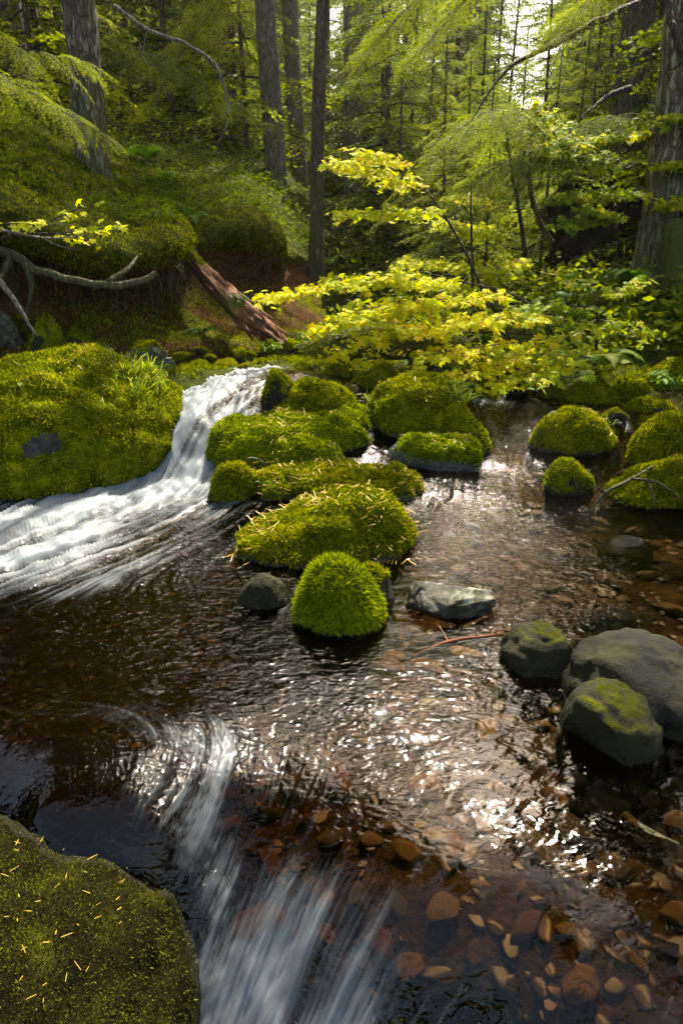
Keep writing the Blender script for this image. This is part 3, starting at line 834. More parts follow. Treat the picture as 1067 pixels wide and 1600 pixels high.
def grass_tuft(parent, base_pts, n, L, seed, lean=(0, 0, 0), w=0.005, name='grass_tuft'):
    r = RS(seed)
    tris, tint = [], []
    for k in range(n):
        b = base_pts[r.randint(len(base_pts))] + r.normal(size=3) * 0.02 * [1, 1, 0.2]
        d = norm(r.normal(size=3) * [0.5, 0.5, 0.2] + [0, 0, 0.8] + np.array(lean))
        l = L * r.uniform(0.5, 1.2)
        p0 = b
        p1 = b + d * l * 0.5
        p2 = p1 + (d + np.array([0, 0, -0.55])) * l * 0.3
        p3 = p2 + (d * 0.6 + np.array([0, 0, -1.0])) * l * 0.25
        s = norm(np.cross(d, r.normal(size=3))) * w
        t = r.rand()
        tris += [(p0 - s, p0 + s, p1 + s), (p0 - s, p1 + s, p1 - s), (p1 - s, p1 + s, p2 + s * .7), (p1 - s, p2 + s * .7, p2 - s * .7), (p2 - s * .7, p2 + s * .7, p3)]
        tint += [t] * 5
    v, f, t = tri_soup(np.array(tris), np.array(tint))
    return link(name, make_mesh(name, v, f, MAT['grass'], {'tint': t}, False), parent, kind='stuff')

B = {}
def bl(key, *a, **k):
    B[key] = boulder(*a, **k)
    return B[key]
bl('A', 'mossy_boulder', 'huge moss covered boulder with a bare dark patch and grass, left of the cascade', (-75, 284, 563, 790), 0.02, seed=11, depth=0.85, lump=0.07, taper=0.16, sub=6, shoots=60000, L=0.016, W=0.0055, bare=((62, 690, 0.12),), bury=0.5, mossy=1.4, rot=0.5, exact=(-1.80, 4.12, 0.03, 0.95, 0.64, 0.65))
bl('B', 'grey_boulder', 'bare grey boulder with lichen behind the huge mossy boulder', (185, 285, 537, 595), 0.5, Y=4.95, mat='rock_grey', seed=12, depth=0.7, mossy=0.35, shoots=2500, facet=4, taper=-0.1, rot=0.2)
bl('B2', 'grey_stone', 'small tilted grey stone below the undercut left bank', (155, 192, 532, 572), 0.5, Y=5.05, mat='rock_grey', seed=13, mossy=0.2, shoots=300, facet=5, sub=4, cat='stone')
bl('B3', 'dark_stone', 'dark rounded stone in the shade of the left bank roots', (98, 152, 515, 570), 0.5, Y=5.1, mat='rock_dark', seed=14, mossy=0.6, shoots=1200, sub=4, cat='stone')
bl('B4', 'brown_stone', 'brown flat stone at the left edge below the exposed roots', (-20, 34, 486, 520), 0.9, Y=5.3, mat='rock_grey', seed=15, mossy=0.1, shoots=0, sub=4, cat='stone', facet=4)
bl('B5', 'dark_stone', 'dark mossy stone at the left edge above the huge mossy boulder', (40, 110, 500, 580), 0.9, Y=4.95, mat='rock_dark', seed=16, mossy=0.7, shoots=2500, sub=4, cat='stone')
bl('C', 'mossy_boulder', 'long mossy boulder with a sunlit hump beside the cascade', (316, 598, 634, 745), 0.06, seed=21, depth=0.75, taper=0.24, sink=0.12, boxy=0.15, lump=0.12, shoots=36000, moss='moss_bright', rot=0.15, L=0.014, W=0.005, bury=0.5)
bl('D', 'mossy_boulder', 'pointed bright mossy hump in front of the long sunlit boulder', (418, 546, 680, 760), 0.05, seed=22, depth=0.7, taper=-0.12, lump=0.1, sink=0.15, shoots=16800, moss='moss_bright', W=0.0048)
bl('E', 'mossy_boulder', 'wide low mossy boulder with dry needles, third from the front', (389, 664, 726, 798), 0.0, seed=23, depth=0.6, taper=-0.1, sink=0.2, lump=0.12, shoots=31200, W=0.0055, boxy=0.2)
bl('F', 'mossy_stone', 'small rounded mossy stone at the foot of the cascade', (325, 406, 727, 786), 0.02, seed=24, depth=0.8, lump=0.13, shoots=10800, W=0.0055, cat='stone')
bl('G', 'mossy_boulder', 'mossy boulder rising to the right with yellowed moss, behind the bright dome', (376, 640, 780, 884), 0.0, seed=25, depth=0.75, taper=0.28, sink=0.25, lump=0.14, shoots=36000, rot=0.1, W=0.005, bury=0.5)
bl('H', 'moss_dome', 'bright green shaggy moss dome in the middle of the stream', (458, 598, 876, 990), 0.0, seed=26, depth=0.85, lump=0.06, shoots=31200, L=0.020, W=0.0044, moss='moss_bright', bury=0.5, waterline=0.015, mossy=1.35)
bl('H2', 'wet_boulder', 'olive wet boulder leaning against the shaggy moss dome', (530, 632, 884, 965), 0.0, mat='rock_algae', seed=27, depth=0.8, lump=0.08, mossy=0.3, shoots=1500, facet=3)
bl('I', 'wet_boulder', 'dark wet dome of rock left of the shaggy moss dome', (366, 458, 895, 952), 0.0, mat='rock_algae', seed=28, depth=0.8, lump=0.06, mossy=0.0, shoots=0, sink=0.5)
bl('J', 'flat_stone', 'flat angular grey stone with pale flecks right of the moss dome', (616, 766, 900, 962), 0.03, mat='rock_grey', seed=29, depth=1.2, lump=0.08, facet=12, mossy=0, shoots=0, rot=-0.3, taper=-0.25, fl=(0.45, 0.75), cat='stone', boxy=0.3, flat=0.35, sink=-0.25, cmin=0.2, fine=0.1)
bl('K', 'mossy_boulder', 'shaded mossy boulder right of the upper cascade', (426, 566, 592, 665), 0.3, seed=31, depth=0.7, taper=-0.12, lump=0.12, shoots=16800, W=0.005)
bl('L', 'mossy_boulder', 'large round mossy boulder with draped grass below the yellow maple', (560, 746, 585, 690), 0.2, seed=32, depth=0.75, lump=0.10, taper=-0.05, shoots=31200, W=0.005, bury=0.5)
bl('M', 'mossy_boulder', 'mossy stone with a dark bare right side below the grassy boulder', (652, 772, 637, 708), 0.15, seed=33, depth=0.7, taper=-0.3, lump=0.12, shoots=10800, W=0.0048, facet=3)
bl('N', 'mossy_stone', 'mossy topped stone with a bare slate grey front', (606, 757, 680, 750), 0.04, mat='rock_slate', seed=34, depth=0.55, lump=0.08, shoots=18000, W=0.0055, waterline=0.055, moss='moss_bright', cat='stone', boxy=0.4)
bl('O', 'mossy_boulder', 'mossy boulder standing alone in the right channel', (824, 976, 643, 708), 0.14, seed=35, depth=0.6, lump=0.10, taper=-0.05, shoots=19200, W=0.0048)
bl('Pk', 'mossy_stone', 'small angular dark stone with a moss cap in the right channel', (848, 932, 722, 772), 0.05, mat='rock_dark', seed=36, depth=0.6, facet=7, taper=-0.25, mossy=0.75, shoots=4200, cat='stone')
bl('Q', 'mossy_boulder', 'tall mossy boulder at the right edge of the stream', (990, 1105, 652, 742), 0.09, seed=37, depth=0.8, lump=0.08, shoots=19200, W=0.0055, boxy=0.3)
bl('R', 'mossy_boulder', 'low mossy boulder at the right edge under a bare twig', (938, 1110, 722, 800), 0.0, seed=38, depth=0.5, taper=0.25, lump=0.1, shoots=19200, W=0.0055)
bl('S', 'wet_boulder', 'olive green wet boulder, leftmost of three by the right edge', (786, 902, 976, 1068), 0.0, mat='rock_algae', seed=39, depth=1.3, facet=2, lump=0.2, mossy=0.22, shoots=0, fine=0.12, flat=0.7, sink=0.3, cmin=0.35)
bl('T', 'dark_boulder', 'large dark grey smooth boulder at the right edge', (890, 1120, 994, 1150), 0.0, mat='rock_dark', seed=40, depth=1.1, facet=2, lump=0.12, mossy=0, shoots=0, taper=-0.2, rot=-0.4, boxy=0.0, fine=0.10, flat=0.75, sink=0.3, cmin=0.35)
bl('U', 'wet_boulder', 'oblong dark boulder with a green top, nearest of three by the right edge', (884, 1030, 1070, 1196), 0.0, mat='rock_algae', seed=45, depth=1.25, facet=2, lump=0.2, mossy=0.25, shoots=0, rot=-0.6, taper=-0.15, boxy=0.0, fine=0.12, flat=0.65, sink=0.3, cmin=0.35)
bl('V', 'sunken_stone', 'rounded brown stone barely under the water near the right edge', (940, 1032, 824, 872), -0.02, mat='rock_algae', seed=42, lump=0.06, mossy=0, shoots=0, sub=4, cat='stone', exact=(1.34, 2.98, -0.07, 0.13, 0.10, 0.085))
bl('Wd', 'slate_slab', 'flat pale slate slab under shallow water in the right pool', (905, 1012, 940, 972), -0.03, mat='rock_slate', seed=43, depth=0.6, lump=0.04, facet=10, mossy=0, shoots=0, sub=4, cat='stone', fl=(0.45, 0.8))
bl('BK1', 'mossy_stone', 'mossy stone at the top lip of the cascade, right side', (448, 492, 566, 592), 0.5, Y=5.1, seed=44, shoots=2500, W=0.007, sub=4, cat='stone')
bl('BK2', 'dark_stone', 'dark mossy rock at the right side of the cascade top', (404, 462, 580, 626), 0.44, mat='rock_dark', seed=46, depth=0.9, mossy=0.75, shoots=2400, W=0.005, sub=4, cat='stone', sink=0.5, lump=0.25)
bl('BK3', 'mossy_stone', 'round mossy stone behind the shaded boulder', (490, 562, 570, 612), 0.5, Y=4.95, seed=46, shoots=6000, W=0.007, sub=4, cat='stone')
bl('BK4', 'mossy_stone', 'long low mossy stone behind the grassy round boulder', (538, 632, 572, 622), 0.5, Y=4.8, seed=47, shoots=7200, W=0.007, sub=4, cat='stone', taper=0.2)
bl('BK5', 'mossy_boulder', 'dim mossy boulder with hanging grass under the maple leaves', (690, 790, 578, 652), 0.3, Y=5.0, seed=48, shoots=9600, W=0.007, sub=4)
bl('BK6', 'mossy_stone', 'mossy stone at the foot of the right bank below the fern', (880, 968, 592, 646), 0.28, Y=4.9, seed=49, shoots=7200, W=0.007, sub=4, cat='stone', lump=0.2)
bl('BK7', 'grey_stone', 'rounded grey stone beside the lone mossy boulder', (930, 985, 640, 668), 0.2, Y=4.5, mat='rock_dark', seed=50, mossy=0.3, shoots=400, sub=4, cat='stone')
bl('BK8', 'grey_stone', 'pale stone tip between the right channel rocks', (852, 886, 640, 660), 0.24, mat='rock_slate', seed=51, mossy=0, shoots=0, sub=3, cat='stone')
bl('BK9', 'mossy_boulder', 'dark mossy boulder deep under the maple', (640, 700, 520, 580), 0.5, Y=5.9, seed=52, shoots=3000, W=0.008, sub=4)
bl('BK10', 'mossy_boulder', 'mossy lump on the right bank beside the ferns', (1000, 1090, 560, 640), 0.3, Y=5.2, seed=53, shoots=7200, W=0.007, sub=4, lump=0.25)
bl('X', 'foreground_boulder', 'big wet mossy boulder with yellow needles in the bottom left corner', (-150, 262, 1165, 1640), -0.33, Y=0.72, mat='rock_film', moss='moss_olive', seed=61, depth=0.8, lump=0.05, sub=6, mossy=0.9, shoots=95000, L=0.0085, W=0.0023, bury=0.55, waterline=0.0, boxy=0.12, fine=0.025, film=True, exact=(-0.80, 1.22, -0.455, 0.53, 0.66, 0.43))
bl('Yb', 'mossy_stone', 'mossy stone just under the falling water at the bottom centre', (545, 800, 1548, 1660), -0.35, Y=0.92, mat='rock_algae', moss='moss_olive', seed=62, depth=0.6, lump=0.08, shoots=9600, L=0.008, W=0.003, cat='stone', bury=0.5)
def surf_pts(key, px, py, rad_, up=0.3):
    root, v, f, n, m = B[key]
    w = v + np.array(root.location)
    s = (w - [0, 0, CAM_H])
    t = s[:, 1] * CP - s[:, 2] * SP
    sx = 533.5 + FPX * s[:, 0] / t
    sy = 800 - FPX * (s[:, 1] * SP + s[:, 2] * CP) / t
    fac = (n * -norm(s)).sum(1) > 0
    d = np.hypot(sx - px, sy - py) + (~fac) * 1e4
    k = np.where(d < rad_)[0]
    if len(k) == 0: k = np.array([np.argmin(d)])
    return v[k]
grass_tuft(B['A'][0], surf_pts('A', 225, 595, 32), 170, 0.15, 1, (0.15, -0.45, 0.0), 0.0028)
grass_tuft(B['A'][0], surf_pts('A', 180, 575, 40), 60, 0.07, 2, (0, -0.2, 0), 0.0026)
grass_tuft(B['L'][0], surf_pts('L', 715, 610, 22), 90, 0.16, 3, (0.25, -0.5, 0), 0.0028)
grass_tuft(B['L'][0], surf_pts('L', 585, 635, 14), 40, 0.12, 4, (-0.2, -0.4, 0), 0.0028)
grass_tuft(B['E'][0], surf_pts('E', 430, 765, 14), 22, 0.08, 5, (0, -0.4, 0), 0.0022)
grass_tuft(B['BK5'][0], surf_pts('BK5', 740, 598, 24), 60, 0.16, 6, (0.0, -0.5, 0), 0.0032)
grass_tuft(B['O'][0], surf_pts('O', 945, 668, 8), 12, 0.10, 7, (0.2, -0.4, 0), 0.003)

def litter(key, n, seed):
    # dry tan needles caught in the moss
    root, v, f, nr, m = B[key]
    r = RS(seed)
    k = np.where((nr[:, 2] > 0.35) & (m > 0.5))[0]
    if len(k) == 0: return
    c = r.choice(k, max(3, n // 14))
    i = c[r.randint(len(c), size=n)]
    p = v[i] + r.normal(size=(n, 3)) * [0.06, 0.06, 0.0] + [0, 0, 0.022]
    kk = np.array([np.argmin(np.abs(v[:, :2] - q[:2]).sum(1) + 9 * (nr[:, 2] < 0.1)) for q in p])
    p[:, 2] = v[kk, 2] + 0.018
    d = norm(r.normal(size=(n, 3)) * [1, 1, 0.25]) * r.uniform(0.012, 0.035, n)[:, None]
    q = norm(np.cross(d, [0, 0, 1.0])) * 0.0016
    t = np.concatenate([np.stack([p - d - q, p - d + q, p + d], 1), np.stack([p - d - q, p + d, p + d - q], 1)])
    vv, ff, _ = tri_soup(t)
    link('dry_needles', make_mesh('dry_needles', vv, ff, MAT['needle'], None, False), root, kind='stuff')
for k_, n_ in (('G', 260), ('E', 220), ('C', 160), ('A', 160), ('L', 90), ('N', 60), ('O', 60), ('D', 50), ('R', 60)):
    litter(k_, n_, len(k_) + n_)
def shore_moss():
    r = RS(55)
    for (x0, x1, y0, y1, n, sd) in ((0.9, 3.6, 4.7, 8.0, 26000, 1), (-2.2, 0.9, 4.8, 6.6, 16000, 2)):
        gx_, gy_ = np.meshgrid(np.linspace(x0, x1, 60), np.linspace(y0, y1, 60))
        v = np.stack([gx_.ravel(), gy_.ravel(), np.zeros(3600)], 1)
        p3 = v.copy()
        v[:, 2] = GROUND(v[:, 0], v[:, 1]) + fbm(p3 * 1.1, 4) * 0.05 + fbm(p3 * 7 + 5, 3) * 0.035
        i, j = np.meshgrid(np.arange(59), np.arange(59), indexing='ij')
        a = (i * 60 + j).ravel()
        f = np.concatenate([np.stack([a, a + 1, a + 61], 1), np.stack([a, a + 61, a + 60], 1)])
        dry = sstep(0.0, 0.06, v[:, 2] - WATER(v[:, 0], v[:, 1]))
        m = dry * sstep(-0.25, 0.2, fbm(p3 * 2.2 + 8, 3))
        fv, ff, ft = fronds(v, f, vnormals(v, f), m, n, 0.04, 0.010, sd)
        link('moss_carpet', make_mesh('moss_carpet', fv, ff, MAT['moss'], {'tint': ft * 0.75}, False), ground, kind='stuff')
shore_moss()

# mossy cobbles along the foot of the left bank
cob = []
for k in range(6):
    v, f = rock_shape(100 + k, 3, 1, 0.8, 0.62, 0.32, facet=5, fine=0.15, fl=(0.6, 0.9))
    n = vnormals(v, f)
    me = make_mesh('stone', v, f, MAT['rock'], {'moss': sstep(-0.3, 0.2, n[:, 2] + 0.3 * fbm(v * 2, 2)), 'wet': np.zeros(len(v))})
    r = fronds(v, f, n, sstep(-0.2, 0.2, n[:, 2]), 1600, 0.16, 0.05, k, 0.5)
    cob.append((me, make_mesh('moss_carpet', r[0], r[1], MAT['moss'], {'tint': r[2] * (0.5 + 0.15 * k)}, False)))
rr = RS(3)
spots = [(290, 575, 15), (310, 585, 14), (335, 560, 16), (318, 552, 12), (352, 572, 14), (375, 560, 16), (395, 556, 15), (365, 545, 12), (410, 545, 16), (430, 548, 15), (445, 540, 14), (460, 560, 12), (425, 560, 13), (385, 578, 10), (345, 585, 11), (465, 540, 14), (480, 550, 14), (300, 555, 11), (280, 560, 12), (405, 570, 10),
         (470, 585, 11), (505, 560, 13), (520, 575, 12), (600, 575, 12), (640, 580, 12), (560, 560, 12), (770, 600, 20), (800, 610, 22), (835, 600, 24), (865, 612, 20), (905, 620, 22), (1000, 635, 20), (1035, 640, 22), (985, 612, 26), (850, 585, 26), (790, 585, 24), (740, 590, 18), (1020, 605, 24)]
spots = [(a + rr.uniform(-9, 9), b + rr.uniform(-5, 5), s * rr.uniform(0.55, 1.45)) for a, b, s in spots]
for k, (a, b, s) in enumerate(spots):
    lp = P(a, b, 5.15 + (585 - b) * 0.014) if a < 700 else P(a, b, 5.35 + (600 - b) * 0.014)
    g = gz(lp[0], lp[1])
    size = s * mpp(b, lp[1])
    root = thing('mossy_cobble', 'small mossy cobble heaped along the shore above the cascade', 'stone', (lp[0], lp[1], max(lp[2], g)), 'mossy cobbles along the far shore')
    root.rotation_euler = (rr.uniform(-.3, .3), rr.uniform(-.3, .3), rr.uniform(0, 6))
    root.scale = (size * rr.uniform(1, 1.3), size, size * rr.uniform(0.8, 1.1))
    for nm, me in zip(('stone', 'moss_carpet'), cob[rr.randint(6)]):
        o = link(nm, me, root)
        if nm == 'moss_carpet': o['kind'] = 'stuff'

# ------------------------------------------------------------------ stones of the stream bed
def build_bed():
    shapes = []
    for k in range(9):
        v, f = rock_shape(200 + k, 3, 1, 0.75, 0.30, 0.14, facet=11, fl=(0.42, 0.8))
        shapes.append(make_mesh('cobble', v, f, MAT['cobble']))
    r = RS(21)
    placed = []
    def put(x, y, s, mats=None, dz=0.0):
        z = gz(x, y)
        o = link('cobble', shapes[r.randint(9)], ground, (x, y, z + 0.2 * s + dz))
        o.scale = (s, s * r.uniform(0.75, 1.1), s * r.uniform(0.8, 1.3))
        o.rotation_euler = (r.uniform(-.2, .2), r.uniform(-.2, .2), r.uniform(0, 6.3))
        if mats:
            o.material_slots[0].link = 'OBJECT'
            o.material_slots[0].material = MAT[mats]
        placed.append((x, y, s))
    for a, b, s, mt in [(760, 1150, 40, 'amber_cobble'), (720, 1030, 40, 'amber_cobble'), (610, 1030, 36, 'amber_cobble'), (640, 1290, 38, 'amber_cobble'), (710, 1290, 34, 'amber_cobble'), (530, 1170, 44, 'amber_cobble'), (400, 1310, 60, 'amber_cobble'), (600, 1395, 36, 'red_cobble'), (345, 1160, 24, 'red_cobble'), (790, 770, 20, 'red_cobble'),
                        (860, 1115, 26, None), (870, 1170, 45, None), (1010, 1290, 45, None), (800, 1240, 40, None), (690, 930, 30, 'amber_cobble'), (800, 860, 20, None), (600, 1010, 36, 'amber_cobble'), (300, 1600, 60, 'amber_cobble'), (420, 1400, 45, 'amber_cobble'), (660, 1210, 40, 'amber_cobble'), (560, 1330, 40, None), (840, 1300, 50, None), (950, 1250, 50, None), (700, 1370, 40, None)]:
        p = PZ(a, b, -0.1)
        put(p[0], p[1], s * mpp(b, p[1]), mt, 0.01)
    tries = 0
    while len(placed) < 290 and tries < 6000:
        tries += 1
        a, b = r.uniform(330, 1150), r.uniform(745, 1600)
        if a < 600 and r.rand() < 0.6: continue
        p = PZ(a, b, -0.1 if b > 800 else 0.0)
        s = r.uniform(0.035, 0.095) * (1.0 if b < 1100 else 0.85)
        if any((p[0] - q[0]) ** 2 + (p[1] - q[1]) ** 2 < (0.75 * (s + q[2])) ** 2 for q in placed): continue
        put(p[0], p[1], s)
    # finer gravel between the stones: nobody could count it
    n = 1500
    a, b = r.uniform(-100, 1200, n), r.uniform(740, 1130, n)
    pts = np.array([PZ(u, w, -0.1) for u, w in zip(a, b)])
    z = GROUND(pts[:, 0], pts[:, 1])
    d, f = ico(1)
    s = r.uniform(0.008, 0.024, n) * (0.6 + 0.25 * pts[:, 1])
    jit = 1 + 0.75 * (r.rand(n, len(d)) - 0.5)
    v = d[None] * jit[..., None] * (s[:, None, None] * np.stack([r.uniform(.8, 1.3, n), r.uniform(.7, 1.1, n), r.uniform(.25, .5, n)], 1)[:, None, :])
    an = r.uniform(0, 6.3, n)
    ca, sa = np.cos(an)[:, None], np.sin(an)[:, None]
    v = np.stack([v[..., 0] * ca - v[..., 1] * sa, v[..., 0] * sa + v[..., 1] * ca, v[..., 2]], -1)
    v += np.stack([pts[:, 0], pts[:, 1], z + 0.004], 1)[:, None]
    F = (f[None] + (np.arange(n) * len(d))[:, None, None]).reshape(-1, 3)
    m, nt, out = nodes('wet_gravel')
    c = ramp(nt, attr(nt, 'tint'), [(0, (0.010, 0.007, 0.004)), (0.5, (0.026, 0.018, 0.008)), (0.85, (0.06, 0.038, 0.015)), (1, (0.045, 0.022, 0.010))])
    pb = N(nt, 'ShaderNodeBsdfPrincipled', {'Base Color': c, 'Roughness': 0.5})
    nt.links.new(pb.outputs[0], out.inputs[0])
    link('gravel', make_mesh('gravel', v.reshape(-1, 3), F, m, {'tint': np.repeat(r.rand(n), len(d))}, False), ground, kind='stuff')
    # pebbles of the near bed, packed between the larger stones
    n = 420
    vs, fs, ts, cnt = [], [], [], 0
    sh = [rock_shape(230 + k, 3, 1, 0.75, 0.30, 0.25, facet=12, fl=(0.38, 0.75)) for k in range(6)]
    for k in range(n):
        q = PZ(r.uniform(150, 1150), r.uniform(1080, 1640), -0.1)
        lv, lf = sh[k % 6]
        an = r.uniform(0, 6.3)
        sz = 0.012 + 0.042 * r.rand() ** 2
        w = lv * [sz * r.uniform(.8, 1.3), sz, sz * r.uniform(.6, 1.1)]
        w = np.stack([w[:, 0] * math.cos(an) - w[:, 1] * math.sin(an), w[:, 0] * math.sin(an) + w[:, 1] * math.cos(an), w[:, 2]], 1)
        vs.append(w + [q[0], q[1], gz(q[0], q[1]) + 0.1 * sz])
        fs.append(lf + cnt)
        cnt += len(lv)
        ts.append(np.full(len(lv), r.rand()))
    link('pebbles', make_mesh('pebbles', np.concatenate(vs), np.concatenate(fs), m, {'tint': np.concatenate(ts)}), ground, kind='stuff')
build_bed()

# ------------------------------------------------------------------ conifers
def branch_tris(seed, n_sub, leaf, lw, droop=0.25, sub_len=0.42, flat=0.25, step=None):
    """one flat hemlock bough of unit length along +X: (T,3,3), tint"""
    r = RS(seed)
    tris, tint = [], []
    step = step or leaf * 0.62
    def spine(t): return np.stack([t, 0.04 * np.sin(t * 5 + seed), -droop * t ** 2], -1)
    for k in range(n_sub):
        t0 = 0.06 + 0.94 * (k + r.rand()) / n_sub
        side = 1 if k % 2 else -1
        l = sub_len * (1 - t0) ** 0.75 * r.uniform(0.7, 1.15) + 0.05
        an = side * rad(r.uniform(38, 68))
        d = np.array([math.cos(an), math.sin(an), r.normal() * 0.12])
        p0 = spine(np.array([t0]))[0]
        m = max(2, int(l / step))
        u = (np.arange(m) + r.rand(m) * 0.6) / m * l
        pos = p0 + d * u[:, None] + np.array([0, 0, -1.0]) * (0.5 * u[:, None] ** 2 / max(l, 0.05)) * 1.0
        for sd in (-1, 1):
            a2 = np.arctan2(d[1], d[0]) + sd * np.radians(r.uniform(28, 62, m))
            e = np.stack([np.cos(a2), np.sin(a2), r.normal(size=m) * flat - 0.12], 1)
            L = leaf * r.uniform(0.6, 1.25, m) * (1.15 - 0.6 * u / l)
            q = np.stack([-e[:, 1], e[:, 0], r.normal(size=m) * 0.6], 1)
            q = norm(q) * lw
            tris.append(np.stack([pos - q * 0.3, pos + e * L[:, None] * 0.55 + q * 0.5, pos + e * L[:, None]], 1))
            tris.append(np.stack([pos - q * 0.3, pos + e * L[:, None], pos + e * L[:, None] * 0.5 - q * 0.6], 1))
            tt = np.clip(0.25 + 0.5 * u / l + 0.2 * t0 + 0.15 * r.normal(size=m), 0, 1)
            tint += [tt, tt]
    return np.concatenate(tris), np.concatenate(tint)

def xform(tris, M, t):
    return tris @ M.T + t
def bough_matrix(az, el, roll, scale):
    ca, sa, ce, se = math.cos(az), math.sin(az), math.cos(el), math.sin(el)
    x = np.array([ca * ce, sa * ce, se])
    y = np.array([-sa, ca, 0])
    z = np.cross(x, y)
    y2 = y * math.cos(roll) + z * math.sin(roll)
    z2 = np.cross(x, y2)
    return np.stack([x, y2, z2], 1) * scale

BOUGH = [branch_tris(300 + k, 30, 0.055, 0.022) for k in range(4)]
BOUGH_F = [branch_tris(320 + k, 22, 0.085, 0.036) for k in range(4)]

def trunk_mesh(height, r0, r1, seed, mat, sides=20, rings=60, lean=(0, 0), flare=0.5, wob=0.06, deep=0.012):
    r = RS(seed)
    h = np.concatenate([np.linspace(-0.6, 1.2, rings // 3), np.linspace(1.2, height, rings - rings // 3 + 1)[1:]])
    t = np.clip(h / height, 0, 1)
    cx = lean[0] * h + wob * np.sin(h * 0.5 + seed) * np.clip(h, 0, 3) / 3
    cyy = lean[1] * h + wob * np.cos(h * 0.43 + seed * 2) * np.clip(h, 0, 3) / 3
    a = np.arange(sides) * 2 * math.pi / sides
    flare = flare * 0.6
    R = (r0 + (r1 - r0) * t) * (1 + flare * np.exp(-np.clip(h + 0.1, 0, 9) / 0.28))
    lob = 1 + 0.12 * np.exp(-np.clip(h, 0, 9) / 0.35)[:, None] * np.sin(a[None] * 4 + seed)
    RR = R[:, None] * lob
    v = np.stack([cx[:, None] + RR * np.cos(a), cyy[:, None] + RR * np.sin(a), np.broadcast_to(h[:, None], RR.shape)], -1).reshape(-1, 3)
    if deep:
        nn = np.stack([np.cos(a), np.sin(a), a * 0], 1)
        nn = np.tile(nn, (len(h), 1))
        q = v * [22, 22, 5]
        v = v + nn * (deep * (fbm(q + seed, 3)))[:, None]
    i, j = np.meshgrid(np.arange(len(h) - 1), np.arange(sides), indexing='ij')
    p = i * sides + j
    b = i * sides + (j + 1) % sides
    f = np.stack([p, b, b + sides, p + sides], -1).reshape(-1, 4)
    ax = lambda z: np.array([np.interp(z, h, cx), np.interp(z, h, cyy), z])
    return make_mesh('trunk', v, f, MAT[mat]), ax

def conifer(name, label, height, r0, seed, crown0, blen, nb, mat='hemlock', bark='bark', group=None, lib=None, up=0.1, loc=(0, 0, 0), top_taper=1.0, lean=(0, 0), sides=12, rings=40, dead=0, deep=0.0, skip=None, cat='tree', trunk_r1=0.25):
    lib = lib or BOUGH_F
    r = RS(seed)
    root = thing(name, label, cat, loc, group)
    tm, ax = trunk_mesh(height, r0, r0 * trunk_r1, seed, bark, sides, rings, lean, deep=deep)
    trunk_o = link('trunk', tm, root)
    tr, ti, limbs = [], [], []
    for k in range(nb):
        u = (k + r.rand()) / nb
        h = crown0 + (height - crown0) * u
        az = k * 2.399 + r.uniform(-.5, .5)
        l = blen * (1 - u * top_taper * 0.85) * r.uniform(0.65, 1.15)
        if skip and skip(h, az): continue
        el = up * r.uniform(0.2, 1.6) - 0.12 + 0.5 * u * up
        M = bough_matrix(az, el, r.uniform(-.25, .25), l)
        p = ax(h)
        T, tt = lib[r.randint(len(lib))]
        tr.append(xform(T, M, p))
        ti.append(tt * 0.85 + 0.15 * r.rand())
        s = np.linspace(0, 0.92, 6)
        sp = np.stack([s, s * 0, -0.25 * s ** 2 - 0.004], 1) @ M.T + p
        limbs.append(tube(sp, np.linspace(0.012, 0.003, 6) * (0.6 + l * 0.6), 4, False))
    for k in range(dead):
        h = r.uniform(0.12, 0.9) * crown0 + 0.4
        az = r.uniform(0, 6.28)
        l = r.uniform(0.3, 1.3)
        p = ax(h)
        s = np.linspace(0, 1, 6)[:, None]
        d = np.array([math.cos(az), math.sin(az), r.uniform(-.1, .35)])
        dv, df = tube(p + d * l * s + np.array([0, 0, -0.25 * l]) * s ** 2 + r.normal(size=(6, 3)) * 0.02 * s, np.linspace(0.014, 0.003, 6), 4, False)
        link('dead_limb', make_mesh('dead_limb', dv, df, MAT['twig']), trunk_o)
    if tr:
        v, f, t = tri_soup(np.concatenate(tr), np.concatenate(ti))
        link('crown', make_mesh('crown', v, f, MAT[mat], {'tint': t}, False), root, kind='stuff')
    if limbs:
        v, f = join(limbs)
        link('limbs', make_mesh('limbs', v, f, MAT['twig']), root, kind='stuff')
    return root

def place(root, x, y, s=1.0, rz=0.0, sink=0.1, z=None):
    root.location = (x, y, (gz(x, y) if z is None else z) - sink)
    root.scale = (s, s, s)
    root.rotation_euler = (0, 0, rz)
def at_px(px, Y):
    a = ray(px, 400)
    return a[0] / a[1] * Y

# the named trunks of the photograph
lt = conifer('hemlock_tree', 'thick scaly trunked conifer standing on the left moss mantle', 20, 0.165, 1, 13, 2.0, 22, bark='bark_lichen', sides=48, rings=260, deep=0.022, lean=(0.01, 0.0), dead=7)
p = P(150, 305, 7.9); lt.location = (p[0], p[1], p[2] - 0.15)
rt = conifer('hemlock_tree', 'lichen speckled conifer trunk on the right bank', 19, 0.19, 2, 12.5, 2.4, 30, bark='bark_lichen', sides=48, rings=260, deep=0.022, lean=(-0.012, 0.0), dead=5)
p = P(1016, 432, 7.9); rt.location = (p[0], p[1], p[2] - 0.1)
m1 = conifer('conifer_tree', 'straight grey ribbed trunk in the middle distance left of centre', 22, 0.175, 3, 18.5, 1.5, 10, bark='bark_grey', sides=28, rings=120, deep=0.012, lean=(-0.018, 0), dead=6)
p = P(437, 372, 12.3); m1.location = (p[0], p[1], p[2] - 0.1)
m2 = conifer('conifer_tree', 'thinner leaning trunk just behind the grey ribbed one', 23, 0.17, 4, 19, 1.6, 12, bark='bark_grey', sides=20, rings=80, deep=0.01, lean=(-0.03, 0), dead=5)
p = P(470, 300, 15.5); m2.location = (p[0], p[1], p[2] - 0.2)
